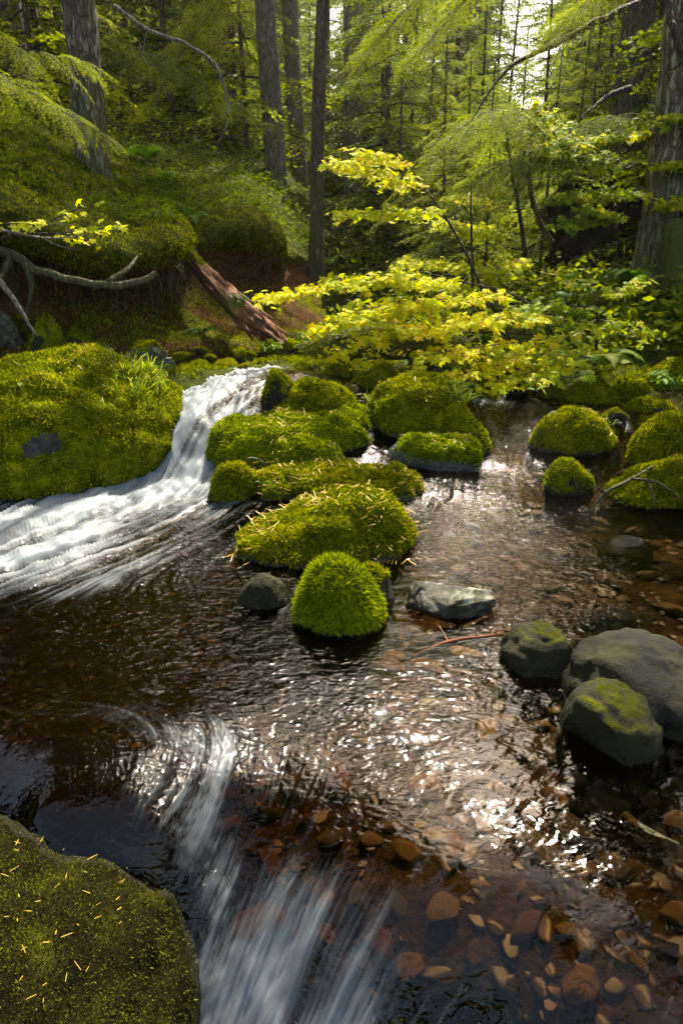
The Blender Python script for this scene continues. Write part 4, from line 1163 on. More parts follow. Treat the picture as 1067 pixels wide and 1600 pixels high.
m3 = conifer('conifer_tree', 'slim dark trunk leaning right above the yellow maple tip', 16, 0.10, 5, 13.5, 1.1, 8, bark='bark', sides=20, rings=90, deep=0.008, lean=(0.035, 0), dead=9)
p = P(494, 398, 10.4); m3.location = (p[0], p[1], p[2] - 0.1)
m4 = conifer('conifer_tree', 'pale trunk behind the upper yellow maple spray', 22, 0.24, 6, 14, 2.6, 40, bark='bark_grey', sides=20, rings=80, deep=0.01, lean=(-0.02, 0), dead=5)
p = P(552, 372, 17.5); m4.location = (p[0], p[1], p[2] - 0.2)
m5 = conifer('conifer_tree', 'broad grey trunk in the haze behind the right bank tree', 22, 0.30, 7, 14, 2.6, 36, bark='bark_grey', sides=24, rings=90, deep=0.014, lean=(0.0, 0), dead=4)
p = P(955, 330, 13.5); m5.location = (p[0], p[1], p[2] - 0.6)
m6 = conifer('conifer_tree', 'broad dim trunk at the far left edge behind green boughs', 20, 0.30, 8, 8, 2.6, 50, bark='bark', sides=24, rings=90, deep=0.012, dead=4)
p = P(25, 175, 11.5); m6.location = (p[0], p[1], p[2] - 0.4)
m7 = conifer('conifer_tree', 'dark trunk at the extreme right edge', 18, 0.26, 9, 8, 2.4, 40, bark='bark', sides=24, rings=90, deep=0.012, dead=4)
p = P(1075, 380, 9.5); m7.location = (p[0], p[1], p[2] - 0.4)

# background forest: a few kinds, copied
tallk = [conifer('conifer_tree', '', h, r0, 20 + k, c0, bl_, nb, dead=3) for k, (h, r0, c0, bl_, nb) in enumerate([(20, 0.16, 5.5, 2.6, 70), (24, 0.2, 6.5, 2.8, 80), (17, 0.11, 4.0, 2.3, 60)])]
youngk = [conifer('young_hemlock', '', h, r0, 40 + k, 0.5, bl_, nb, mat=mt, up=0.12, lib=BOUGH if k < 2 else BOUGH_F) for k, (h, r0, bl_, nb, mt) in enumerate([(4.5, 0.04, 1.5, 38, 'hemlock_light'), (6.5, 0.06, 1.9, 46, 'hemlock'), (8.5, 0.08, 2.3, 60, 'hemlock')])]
used = set()
def in_gap(x, y, h):
    """the opening in the canopy the sun shines through: nothing tall stands there"""
    top = gz(x, y) + h
    for ox, oy, oz in ((0.3, 3.0, 0.2), (-1.5, 4.0, 0.4), (0.8, 5.5, 0.8), (-2.4, 6.0, 1.6)):
        d = math.hypot(x - ox, y - oy)
        az = math.degrees(math.atan2(x - ox, y - oy))
        if abs(az - 12) < 7 + 60 / d and top > oz + d * math.tan(rad(44)): return True
    az = math.degrees(math.atan2(x, y))
    w = math.degrees(0.6 / y)
    if 11.4 - w < az < 14.8 + w and top > CAM_H + y * math.tan(rad(11.8)): return True
    return False
def grow(kind_list, k, x, y, s, label, group):
    proto = kind_list[k]
    if id(proto) in used or (kind_list is tallk and False):
        o = copy_tree(proto)
    else:
        o = proto
        used.add(id(proto))
    place(o, x, y, s, rr.uniform(0, 6.28), 0.15)
    o['label'] = label
    o['group'] = group
    return o
r_ = RS(77)
# tall trees
tall_pos = []
for k in range(900):
    if len(tall_pos) >= 70: break
    y = 13 + 47 * r_.rand() ** 1.1
    x = (r_.rand() * 2 - 1) * (y * 0.72 + 3)
    if in_gap(x, y, 16): continue
    if min([math.hypot(x - q[0], y - q[1]) for q in tall_pos] + [9]) < 1.7: continue
    tall_pos.append((x, y))
for (x, y) in [(-4.2, 6.6), (-7.5, 7.5), (-6, 4), (-7, 1), (6.5, 4.5), (7, 8.5), (7.5, 1), (9, 6), (-9.5, 11)]:
    tall_pos.append((x, y))
for k, (x, y) in enumerate(tall_pos):
    near_ = y < 12
    grow(tallk, k % 3, x, y, r_.uniform(0.85, 1.15), 'slender background conifer trunk in the dim forest beyond the stream', 'conifers of the background forest')
overk = [conifer('added_canopy_tree', '', 19, 0.22, 81, 8.5, 4.6, 46, dead=2)]  # unseen trees added to keep bright sky out of the water's reflections
for x_, y_, lb_ in ((-4.6, 0.8, 'added unseen conifer darkening the water, on the left bank beside the viewer'), (4.7, 1.0, 'added unseen conifer darkening the water, on the right bank beside the viewer'), (-4.9, 4.2, 'added unseen conifer darkening the water, just outside the left edge'), (5.2, 4.6, 'added unseen conifer darkening the water, just outside the right edge')):
    o_ = grow(overk, 0, x_, y_, 1.0, lb_, 'added canopy trees outside the view')
backk = [conifer('conifer_tree', '', 22, 0.2, 70, 1.2, 3.4, 120, dead=0)]
bpos = []
for k in range(3000):
    if len(bpos) >= 75: break
    y = 27 + 38 * r_.rand()
    x = (r_.rand() * 2 - 1) * (y * 0.68 + 2)
    s = r_.uniform(0.6, 1.15)
    if in_gap(x, y, 22 * s): s *= 0.5
    if in_gap(x, y, 22 * s): continue
    if min([math.hypot(x - q[0], y - q[1]) for q in bpos] + [99]) < 2.4: continue
    bpos.append((x, y))
    grow(backk, 0, x, y, s, 'distant full crowned conifer closing the view at the back of the forest', 'distant conifers of the backdrop')
for px_, Y_, s_, kk_ in ((760, 9.2, 0.62, 0), (690, 10.6, 0.75, 0), (845, 9.6, 0.62, 0), (620, 12.5, 0.8, 0), (800, 11.5, 0.75, 0), (880, 11, 0.7, 0), (735, 13, 0.7, 1), (720, 11.2, 0.7, 0), (660, 14, 1.0, 0), (590, 15, 0.9, 1), (830, 14, 0.8, 1), (780, 15.5, 0.8, 1), (900, 13.5, 0.9, 0), (640, 17, 1.0, 1), (700, 19, 1.0, 2), (560, 19, 0.9, 2), (760, 20, 0.8, 2), (870, 18, 0.9, 2), (920, 16, 0.9, 1)):
    x_ = at_px(px_, Y_)
    lab_ = {(760, 9.2): 'nearest feathery young hemlock above the middle of the golden maple', (690, 10.6): 'feathery young hemlock left of the slim bare upright stem',
            (845, 9.6): 'feathery young hemlock just left of the black root plate', (620, 12.5): 'feathery young hemlock right behind the detached golden maple spray',
            (800, 11.5): 'feathery young hemlock between the two dark sapling stems', (880, 11): 'feathery young hemlock directly behind the black root plate',
            (735, 13): 'taller young hemlock straight above the slim bare stem'}.get((px_, Y_), 'feathery pale green young hemlock in the sunlit centre far behind the golden maple')
    grow(youngk, kk_, x_, Y_, s_, lab_, 'pale young hemlocks behind the golden maple')
n = 0
ypos = []
for k in range(2000):
    if n >= 150: break
    y = 8.5 + 36 * r_.rand() ** 1.2
    x = (r_.rand() * 2 - 1) * (y * 0.62 + 1.5)
    kk = r_.randint(3)
    s = r_.uniform(0.7, 1.2) * (1 + 0.9 * sstep(14, 36, y) * r_.rand())
    hh = (4.5, 6.5, 8.5)[kk] * s
    if in_gap(x, y, hh): continue
    if y < 12 and -2.6 < x < 2.4: continue
    if y < 16 and abs(x - (-0.02 * y)) < 0.8: continue
    if min([math.hypot(x - q[0], y - q[1]) for q in ypos] + [9]) < 1.0: continue
    ypos.append((x, y))
    grow(youngk, kk, x, y, s, 'young hemlock with drooping green boughs in the forest understorey', 'young hemlocks of the understorey')
    n += 1

# ------------------------------------------------------------------ vine maples
def leaf_mesh(seed, mat):
    r = RS(seed)
    lobes = 7
    ang = np.radians(np.array([-140, -95, -48, 0, 48, 95, 140]))
    ln = np.array([0.42, 0.72, 0.92, 1.0, 0.92, 0.72, 0.42]) * r.uniform(0.9, 1.1, 7)
    pts = [(-0.28 * 0 - 0.12, 0.0)]
    ring = []
    for k in range(lobes):
        ring.append((math.cos(ang[k]) * ln[k], math.sin(ang[k]) * ln[k]))
        if k < lobes - 1:
            am = (ang[k] + ang[k + 1]) / 2
            rm = 0.52 * min(ln[k], ln[k + 1]) + 0.05
            ring.append((math.cos(am) * rm, math.sin(am) * rm))
    v = np.array([(0.0, 0.0)] + ring + [(-0.10, 0.0)])
    z = -0.16 * (v[:, 0] ** 2 + v[:, 1] ** 2) + 0.05 * r.normal(size=len(v))
    v3 = np.concatenate([v, z[:, None]], 1)
    v3[:, 0] += 0.1
    m = len(ring)
    f = [(0, k + 1, k + 2) for k in range(m - 1)] + [(0, m, m + 1), (0, m + 1, 1)]
    return v3 * 0.55, np.array(f)
LEAF = [leaf_mesh(500 + k, None) for k in range(5)]

def maple(name, label, loc, sprays, stems, mat, leaf_size, seed, n_obj=120, dens=2.2, cat='shrub'):
    """sprays: list of (start px, end px, half width m, number of leaves); layered flat sprays as vine maple grows"""
    r = RS(seed)
    base = np.array(loc)
    root = thing(name, label, cat, base)
    for st in stems:
        pts = catmull(np.array([P(*q) for q in st]), 24) - base
        v, f = tube(pts, np.linspace(0.014, 0.005, 24), 6)
        link('stem', make_mesh('stem', v, f, MAT['twig']), root)
    def mat3(yaw, pitch, roll):
        cy_, sy, cp, sp, cr, sr = math.cos(yaw), math.sin(yaw), math.cos(pitch), math.sin(pitch), math.cos(roll), math.sin(roll)
        Rz = np.array([[cy_, -sy, 0], [sy, cy_, 0], [0, 0, 1]])
        Ry = np.array([[cp, 0, sp], [0, 1, 0], [-sp, 0, cp]])
        Rx = np.array([[1, 0, 0], [0, cr, -sr], [0, sr, cr]])
        return Rz @ Ry @ Rx
    meshes = {}
    total = sum(sp_[3] for sp_ in sprays) * dens
    for (a, b, wdt, nl) in sprays:
        nl = int(nl * dens)
        items, wood = [], []
        A, Bv = P(*a) - base, P(*b) - base
        ax = Bv - A
        L = np.linalg.norm(ax)
        d = ax / L
        side = norm(np.cross(d, [0, 0, 1.0]))
        nn = np.cross(side, d)
        s = np.linspace(0, 1, 10)[:, None]
        wood.append(tube(A + ax * s + np.array([0, 0, -0.05]) * s ** 2 * L, np.linspace(0.006, 0.0015, 10), 5))
        ntw = max(5, nl // 7)
        per = nl / ntw
        hue = r.uniform(-0.22, 0.22)
        for k in range(ntw):
            t0 = (k + r.rand()) / ntw
            sd = 1 if k % 2 else -1
            l = wdt * (1.1 - 0.55 * t0) * r.uniform(0.4, 1.2)
            an = rad(r.uniform(35, 70)) * sd
            td = norm(d * math.cos(an) + side * math.sin(an) + nn * r.normal() * 0.10 + np.array([0, 0, -0.08]))
            p0 = A + ax * t0 + np.array([0, 0, -0.05]) * t0 ** 2 * L
            wood.append(tube(np.array([p0, p0 + td * l * 0.5, p0 + td * l + [0, 0, -0.03 * l]]), [0.0025, 0.0018, 0.001], 4, False))
            for q in range(int(per) + (r.rand() < per % 1)):
                u = r.uniform(0.15, 1.05)
                pos = p0 + td * l * u + np.array([0, 0, -0.03 * l * u]) + r.normal(size=3) * [0.03, 0.03, 0.02]
                yaw = -1.57 + r.normal() * 0.8 + 0.35 * math.atan2(td[0], -td[1] + 1.2)
                items.append((pos, yaw, rad(r.uniform(8, 55)), r.normal() * 0.35, leaf_size * r.uniform(0.5, 1.3), float(np.clip(r.rand() + hue, 0, 1))))
        v, f = join(wood)
        br = link('branch', make_mesh('branch', v, f, MAT['twig']), root)
        order = r.permutation(len(items))
        n_here = int(round(n_obj * nl / total))
        for q in order[:n_here]:                     # leaves that show singly
            pos, yaw, pi_, ro, sz, t = items[q]
            k = r.randint(5)
            tb = round(t * 4) / 4
            if (k, tb) not in meshes:
                meshes[(k, tb)] = make_mesh('leaf', LEAF[k][0], LEAF[k][1], MAT[mat], {'tint': np.full(len(LEAF[k][0]), tb)}, False)
            o = link('leaf', meshes[(k, tb)], br, pos)
            o.rotation_euler = (ro, pi_, yaw)
            o.scale = (sz, sz, sz)
        rest = [items[q] for q in order[n_here:]]
        if rest:
            vs, fs, ts, cnt = [], [], [], 0
            for pos, yaw, pi_, ro, sz, t in rest:
                lv, lf = LEAF[r.randint(5)]
                vs.append(lv @ mat3(yaw, pi_, ro).T * sz + pos)
                fs.append(lf + cnt)
                cnt += len(lv)
                ts.append(np.full(len(lv), t))
            link('foliage', make_mesh('foliage', np.concatenate(vs), np.concatenate(fs), MAT[mat], {'tint': np.concatenate(ts)}, False), br, kind='stuff')
    return root

maple('vine_maple', 'golden yellow vine maple reaching over the rocks from the right bank', P(880, 560, 5.9),
  [((660, 425, 5.5), (408, 452, 5.1), 0.26, 150), ((720, 440, 5.5), (520, 425, 5.3), 0.30, 130), ((800, 460, 5.5), (545, 470, 5.0), 0.32, 170), ((850, 490, 5.4), (620, 500, 4.9), 0.34, 180),
   ((700, 470, 5.3), (485, 500, 4.9), 0.24, 110), ((640, 500, 5.2), (520, 545, 4.9), 0.2, 50), ((860, 530, 5.3), (650, 545, 4.8), 0.28, 90), ((880, 550, 5.3), (700, 580, 4.8), 0.25, 80), ((900, 560, 5.2), (770, 595, 4.8), 0.2, 60),
   ((620, 505, 5.2), (560, 565, 4.9), 0.15, 25), ((700, 520, 5.2), (500, 590, 5.0), 0.12, 14)],
  [[(880, 560, 5.9), (850, 500, 5.7), (800, 460, 5.5), (720, 440, 5.5), (660, 425, 5.5)], [(880, 562, 5.9), (860, 530, 5.5), (780, 520, 5.3), (700, 520, 5.2)], [(880, 562, 5.9), (870, 500, 5.6), (850, 490, 5.4), (720, 470, 5.3)]],
  'maple', 0.092, 61, 300, dens=2.1)
maple('vine_maple', 'detached golden maple spray hanging before the pale trunk', P(760, 470, 6.6),
  [((690, 330, 6.1), (530, 325, 5.8), 0.26, 90), ((660, 290, 6.2), (522, 245, 5.9), 0.28, 110), ((640, 260, 6.2), (560, 232, 6.0), 0.2, 45)],
  [[(760, 470, 6.6), (730, 400, 6.4), (690, 330, 6.1), (660, 290, 6.2), (640, 260, 6.2)]], 'maple', 0.088, 62, 120, dens=2.6)
maple('vine_maple', 'yellow green vine maple tiers beside the right bank trunk', P(960, 420, 8.6),
  [((930, 280, 8.2), (825, 160, 7.8), 0.5, 110), ((960, 260, 8.2), (840, 230, 7.8), 0.4, 80), ((1000, 300, 8.0), (870, 300, 7.6), 0.45, 110), ((960, 330, 8.0), (880, 345, 7.6), 0.35, 60), ((990, 210, 8.4), (900, 215, 8), 0.35, 60), ((960, 340, 7.7), (910, 320, 7.4), 0.2, 30)],
  [[(960, 420, 8.6), (965, 350, 8.3), (940, 290, 8.2), (890, 220, 8.0)]], 'maple_green', 0.12, 63, 60, dens=3.2)
maple('vine_maple', 'yellow green vine maple leaves right of the lichen speckled trunk', P(1090, 400, 8.0),
  [((1130, 190, 8.0), (1030, 180, 7.6), 0.4, 60), ((1130, 260, 8.0), (1040, 250, 7.6), 0.4, 70), ((1130, 300, 7.8), (1045, 310, 7.4), 0.35, 60)],
  [[(1090, 400, 8.0), (1110, 300, 8.0), (1130, 190, 8.0)]], 'maple_green', 0.12, 64, 40, dens=3.2)
maple('vine_maple', 'sunlit yellow maple thicket behind the golden maple', P(760, 450, 8.8),
  [((800, 420, 8.5), (640, 400, 8.2), 0.6, 130), ((790, 370, 8.6), (690, 340, 8.3), 0.5, 110), ((830, 400, 8.6), (720, 440, 8.2), 0.5, 110), ((800, 330, 8.8), (720, 300, 8.5), 0.4, 60), ((680, 440, 8.4), (560, 430, 8.2), 0.4, 60)],
  [[(760, 450, 8.8), (770, 400, 8.7), (780, 340, 8.7)], [(760, 450, 8.8), (700, 430, 8.5), (650, 420, 8.3)]], 'maple', 0.11, 65, 60)
maple('maple_sapling', 'lime green leafy sapling above the fern on the right bank', P(930, 560, 5.8),
  [((930, 480, 5.6), (830, 470, 5.2), 0.25, 45), ((930, 470, 5.6), (1000, 430, 5.4), 0.25, 40), ((930, 500, 5.6), (860, 540, 5.1), 0.25, 45), ((940, 500, 5.6), (990, 510, 5.2), 0.2, 25), ((920, 450, 5.7), (880, 420, 5.5), 0.2, 30), ((920, 540, 5.5), (850, 590, 5.0), 0.2, 30), ((930, 560, 5.3), (800, 545, 4.9), 0.3, 60), ((940, 585, 5.1), (830, 590, 4.7), 0.2, 36), ((900, 500, 5.5), (790, 490, 5.1), 0.3, 60)],
  [[(930, 560, 5.8), (932, 500, 5.6), (925, 440, 5.7)]], 'maple_green', 0.10, 66, 80, dens=1.4)
maple('maple_sapling', 'sparse yellow maple twigs over the left moss mantle', P(-30, 430, 5.0),
  [((-20, 350, 4.9), (70, 345, 4.7), 0.13, 24), ((90, 365, 4.9), (180, 350, 4.8), 0.14, 26), ((80, 345, 4.9), (150, 310, 4.8), 0.12, 10), ((100, 370, 4.9), (150, 375, 4.8), 0.1, 10)],
  [[(-30, 430, 5.0), (0, 375, 4.9), (60, 365, 4.9), (130, 368, 4.9)]], 'maple', 0.085, 67, 70, dens=1.0)
def herb(name, label, base, n, L, seed, mat='fern', cat='plant'):
    r = RS(seed)
    root = thing(name, label, cat, base)
    st = []
    me = None
    v = np.array([(0, 0, 0), (0.3, 0.2, 0.02), (0.7, 0.16, 0.0), (1, 0, -0.08), (0.7, -0.16, 0.0), (0.3, -0.2, 0.02), (0.5, 0, -0.04)])
    f = np.array([(0, 1, 6), (1, 2, 6), (2, 3, 6), (3, 4, 6), (4, 5, 6), (5, 0, 6)])
    mes = [make_mesh('leaf', v, f, MAT[mat], {'tint': np.full(7, t)}, False) for t in (0.35, 0.55, 0.8)]
    for k in range(n):
        az = r.uniform(0, 6.28)
        d = np.array([math.cos(az) * 0.5, math.sin(az) * 0.5, 1.0])
        h = L * r.uniform(0.5, 1.0)
        pts = np.array([[0, 0, 0], d * h * 0.5, d * h * 0.8 + [d[0] * h * 0.3, d[1] * h * 0.3, 0]])
        st.append(tube(catmull(pts, 6), np.linspace(0.004, 0.002, 6), 5, False))
        for q in range(5):
            yaw = az + (q - 2) * 0.75
            o = link('leaf', mes[r.randint(3)], root, pts[2] + r.normal(size=3) * 0.012)
            o.rotation_euler = (r.normal() * 0.2, rad(r.uniform(5, 50)), yaw)
            s = L * r.uniform(0.35, 0.55)
            o.scale = (s, s, s)
    v, f = join(st)
    link('stems', make_mesh('stems', v, f, MAT['fern'], {'tint': np.full(len(v), 0.3)}), root)
    return root
herb('leafy_herb', 'lime green leafy herb at the left edge behind the huge mossy boulder', P(38, 622, 3.85), 7, 0.2, 5)
herb('leafy_herb', 'bright green seedling beside the red rotten log', P(425, 552, 5.6), 5, 0.13, 6)
herb('leafy_herb', 'small green plant on the right bank edge at the far right', P(1050, 612, 4.9), 6, 0.2, 7)
herb('leafy_herb', 'light green herb at the water edge beyond the cascade', P(458, 545, 5.8), 6, 0.15, 8)

def fern(name, label, base, n, L, seed, az0=None, spread=6.28, mat='fern', tint=0.5, cat='fern', group=None):
    r = RS(seed)
    root = thing(name, label, cat, base, group)
    for k in range(n):
        az = (az0 if az0 is not None else 0) + spread * ((k + 0.5) / n - 0.5) + r.normal() * 0.15
        l = L * r.uniform(0.7, 1.1)
        el = rad(r.uniform(35, 65))
        m = 26
        t = np.linspace(0, 1, m)
        hor = l * t * math.cos(el) * (1 + 0.25 * t)
        ver = l * t * math.sin(el) - l * 0.75 * t ** 2.2
        sp = np.stack([np.cos(az) * hor, np.sin(az) * hor, ver], 1)
        tan = norm(np.gradient(sp, axis=0))
        side = norm(np.cross(tan, [0, 0, 1.0]))
        tris = []
        for i in range(2, m):
            w = l * 0.26 * math.sin(min(1, (1 - t[i]) * 1.15 + 0.03) * 1.5) * (0.5 + 0.5 * min(1, t[i] * 5))
            for s in (-1, 1):
                d = norm(side[i] * s + tan[i] * 0.35 + np.array([0, 0, -0.12]))
                bw = tan[i] * l / m * 0.42
                p0 = sp[i]
                tip = p0 + d * w
                mid = p0 + d * w * 0.5
                tris += [(p0 - bw, p0 + bw, mid + bw * .95), (p0 - bw, mid + bw * .95, mid - bw * .8), (mid - bw * .8, mid + bw * .95, tip)]
        v, f, _ = tri_soup(np.array(tris))
        tv, tf = tube(sp, np.linspace(0.003, 0.001, m), 3, False)
        v, f = join([(v, f), (tv, tf)])
        link('frond', make_mesh('frond', v, f, MAT[mat], {'tint': np.clip(tint + 0.2 * r.normal() + 0 * v[:, 0], 0, 1)}, False), root)
    return root
fern('fern', 'pale fern with drooping fronds at the right bank above the water', P(945, 572, 5.1), 8, 0.42, 9, -1.57, 4.2, tint=0.6)
fern('fern', 'small shaded fern on the left bank near the red log', P(318, 520, 6.0), 6, 0.28, 10, -1.2, 3.5, tint=0.4)
fern('fern', 'fern with dark fronds below the right bank trunk', P(985, 445, 7.2), 7, 0.5, 11, -1.8, 4, tint=0.35)
fern('fern', 'low fern on the bank between the moss mantles', P(300, 345, 7.4), 6, 0.35, 12, -1.5, 4, tint=0.2)
for k, (a, b, y) in enumerate([(1050, 470, 7), (880, 470, 8), (640, 440, 10), (590, 420, 11), (250, 270, 9), (300, 280, 10.5), (340, 270, 11), (60, 210, 9), (420, 300, 12), (520, 400, 12), (230, 230, 10), (110, 190, 10), (380, 260, 12), (1040, 420, 9), (820, 430, 10), (700, 430, 11)]):
    lp = P(a, b, y)
    fern('fern', 'dim green fern on the forest floor behind the stream', (lp[0], lp[1], max(gz(lp[0], lp[1]), lp[2] - 0.15)), 7, 0.55, 30 + k, None, 6.28, tint=0.25, group='ferns of the forest floor')

def undergrowth():
    # ground cover of small leaves and sprigs: nobody could count it
    r = RS(88)
    n = 5200
    y = 6.3 + 26 * r.rand(n) ** 1.6
    x = (r.rand(n) * 2 - 1) * (y * 0.68 + 1.0)
    k = ~((y < 11) & (x < 0.2)) & ~((y < 7.2) & (x < 1.6))
    x, y = x[k], y[k]
    z = GROUND(x, y) + 0.05
    m = 16
    n = len(x)
    c = np.repeat(np.stack([x, y, z], 1), m, 0)
    sz = np.repeat(r.uniform(0.12, 0.32, n), m)
    off = r.normal(size=(n * m, 3)) * [1, 1, 0.45]
    off[:, 2] = np.abs(off[:, 2])
    p = c + off * sz[:, None]
    d = norm(r.normal(size=(n * m, 3)) * [1, 1, 0.4])
    q = norm(np.cross(d, r.normal(size=(n * m, 3)) * [0.4, 0.4, 1]))
    L = r.uniform(0.05, 0.13, n * m)[:, None]
    t1 = np.stack([p, p + d * L * 0.5 + q * L * 0.28, p + d * L], 1)
    t2 = np.stack([p, p + d * L, p + d * L * 0.5 - q * L * 0.28], 1)
    tint = np.clip(np.repeat(r.rand(n), m) * 0.6 + 0.3 * r.rand(n * m), 0, 1)
    v, f, t = tri_soup(np.concatenate([t1, t2]), np.concatenate([tint, tint]))
    o = link('undergrowth', make_mesh('undergrowth', v, f, MAT['hemlock_light'], {'tint': t}, False))
    tag(o, 'low green undergrowth covering the forest floor', 'undergrowth', None, 'stuff')
    k = np.where((bank_row > 6.5) & (bank_row < 8.95))[0]
    k = r.choice(k, 1500)
    c = np.repeat(bank_v[k], m, 0)
    n = len(k)
    sz = np.repeat(r.uniform(0.05, 0.2, n), m) * sstep(7.0, 10, c[:, 1])
    off = r.normal(size=(n * m, 3)) * [1, 1, 0.5]
    off[:, 2] = np.abs(off[:, 2])
    p = c + off * sz[:, None]
    d = norm(r.normal(size=(n * m, 3)) * [1, 1, 0.5])
    q = norm(np.cross(d, r.normal(size=(n * m, 3))))
    L = r.uniform(0.03, 0.09, n * m)[:, None]
    t1 = np.stack([p, p + d * L * 0.5 + q * L * 0.25, p + d * L], 1)
    v, f, t = tri_soup(t1, np.clip(np.repeat(r.rand(n), m) * 0.6 + 0.2 * r.rand(n * m), 0, 1))
    link('undergrowth', make_mesh('undergrowth', v, f, MAT['hemlock'], {'tint': t}, False), bank, kind='stuff')
undergrowth()

# ------------------------------------------------------------------ wood: logs, roots, branches, twigs
def log(name, label, pts, radii, mat, cat, sides=28, rings=60, rough=0.18, seed=1, parts=()):
    c = catmull(np.array(pts), rings)
    rd = np.interp(np.linspace(0, 1, rings), np.linspace(0, 1, len(radii)), radii)
    base = c.mean(0)
    v, f = tube(c - base, rd, sides)
    n = vnormals(v, f)
    th = np.tile(np.arange(sides) * 2 * math.pi / sides, rings)
    tt = np.repeat(np.linspace(0, 1, rings), sides)
    q = np.stack([np.cos(th) * 2.6, np.sin(th) * 2.6, tt * 3.2], 1) + seed
    g = np.concatenate([fbm(q, 4, 0.65), [0, 0]])                       # grain running along the wood
    v = v + n * (rough * np.mean(rd) * (0.35 * fbm(v * 6 + seed, 4) + 0.9 * g))[:, None]
    root = thing(name, label, cat, base)
    link('wood', make_mesh('wood', v, f, MAT[mat], {'grain': np.clip(0.5 + 0.6 * g, 0, 1)}), root)
    return root, v, f, vnormals(v, f), base
lg = log('rotten_log', 'decayed red brown fallen log lying down the left bank', [P(288, 392, 6.55), P(340, 450, 6.2), P(392, 498, 5.95), P(446, 540, 5.7)], [0.05, 0.085, 0.10, 0.04], 'decayed', 'log', rough=0.75, seed=3, sides=44, rings=90)
r = fronds(lg[1], lg[2], lg[3], sstep(0.2, 0.7, lg[3][:, 2]) * sstep(-0.25, -0.45, lg[1][:, 2] * -1), 3000, 0.02, 0.009, 3)
link('moss_carpet', make_mesh('moss_carpet', r[0], r[1], MAT['moss'], {'tint': r[2] * .8}, False), lg[0], kind='stuff')
rq = RS(9)
spl = []
for k in range(26):
    i = rq.randint(len(lg[1]))
    if lg[3][i, 1] > 0.1 or lg[1][i, 2] > 0.1: continue
    d = norm(P(440, 540, 5.9) - P(340, 450, 6.9)) * rq.uniform(0.06, 0.2)
    q = lg[1][i] + lg[3][i] * 0.02
    sv, sf = tube(np.array([q - d, q, q + d + lg[3][i] * 0.02]), [0.006, 0.016, 0.004], 5)
    link('splinter', make_mesh('splinter', sv, sf, MAT['decayed'], {'grain': np.full(len(sv), 0.55)}, smooth=False), lg[0])
lg2 = log('mossy_log', 'dark mossy fallen log under the golden maple', [P(470, 560, 5.6), P(540, 540, 5.7), P(620, 535, 5.9), P(720, 545, 6.3)], [0.11, 0.14, 0.14, 0.12], 'mossy_wood', 'log', seed=5)
r = fronds(lg2[1], lg2[2], lg2[3], sstep(-0.2, 0.4, lg2[3][:, 2]), 9000, 0.025, 0.008, 4)
link('moss_carpet', make_mesh('moss_carpet', r[0], r[1], MAT['moss'], {'tint': r[2] * .7}, False), lg2[0], kind='stuff')
# uprooted root mass behind the right bank trunk
c0 = P(925, 375, 9.6)
v, f = rock_shape(77, 5, 0.62, 0.4, 0.85, 0.35, fine=0.22)
rm = thing('root_mass', 'black uprooted root plate with torn roots behind the right trunk', 'root mass', c0)
link('earth_plate', make_mesh('earth_plate', v, f, MAT['dark_earth']), rm)
for k in range(16):
    i = rq.randint(len(v))
    d = norm(v[i]) * [1, 0.5, 1]
    pts = np.array([v[i] * 0.8, v[i] + d * 0.12, v[i] + d * 0.25 + rq.normal(size=3) * 0.08, v[i] + d * 0.3 + rq.normal(size=3) * 0.15])
    tv, tf = tube(catmull(pts, 10), np.linspace(0.03, 0.006, 10), 6)
    link('root', make_mesh('root', tv, tf, MAT['dark_earth']), rm)
st = log('broken_stump', 'mossy broken stump right of the lichen speckled trunk', [P(1062, 450, 7.3), P(1060, 390, 7.3), P(1058, 345, 7.35)], [0.2, 0.15, 0.12], 'mossy_wood', 'stump', seed=8)
def stick(name, label, pxs, radii, mat, cat='branch', n=30, kids=()):
    pts = catmull(np.array([P(*q) for q in pxs]), n)
    base = pts[0]
    rd = np.interp(np.linspace(0, 1, n), np.linspace(0, 1, len(radii)), radii)
    wob = np.stack([fbm(pts * 6 + 3 * k, 2) for k in range(3)], 1) * rd[:, None] * 0.8
    v, f = tube(pts - base + wob, rd, 8)
    root = thing(name, label, cat, base)
    link('stem', make_mesh('stem', v, f, MAT[mat]), root)
    for kd in kids:
        kp = catmull(np.array([P(*q) for q in kd]), 12) - base
        v, f = tube(kp, np.linspace(rd[-1] * 1.4, rd[-1] * 0.4, 12), 5)
        link('twig', make_mesh('twig', v, f, MAT[mat]), root)
    return root
stick('bare_root', 'thick curved root arching out of the left bank with a mossy tip', [(-60, 375, 5.2), (10, 395, 5.1), (60, 422, 5.0), (130, 440, 4.95), (195, 445, 4.95), (245, 428, 5.0)], [0.042, 0.036, 0.03, 0.026, 0.026, 0.02], 'root', 'root', 60,
      [[(40, 410, 5.0), (50, 450, 5.0), (40, 500, 5.05)], [(20, 400, 5.1), (0, 440, 5.0), (-10, 480, 5.1)], [(170, 440, 4.95), (200, 420, 5.1), (215, 400, 5.3)]])
stick('dead_branch', 'bleached dead branch hanging at the left edge', [(-40, 400, 4.8), (0, 440, 4.7), (28, 475, 4.65), (45, 505, 4.6), (60, 525, 4.6)], [0.024, 0.02, 0.015, 0.010, 0.005], 'dead_wood', 'branch', 40, [[(45, 505, 4.6), (52, 515, 4.6), (50, 535, 4.58)]])
stick('dead_branch', 'thin grey bare branch across the left bank undercut', [(-40, 350, 4.9), (30, 365, 4.8), (80, 372, 4.8), (130, 368, 4.8)], [0.012, 0.010, 0.007, 0.003], 'dead_wood', 'branch', 40, [[(30, 362, 4.8), (80, 350, 4.8), (115, 352, 4.85)], [(60, 368, 4.8), (95, 385, 4.75), (125, 390, 4.75)]])
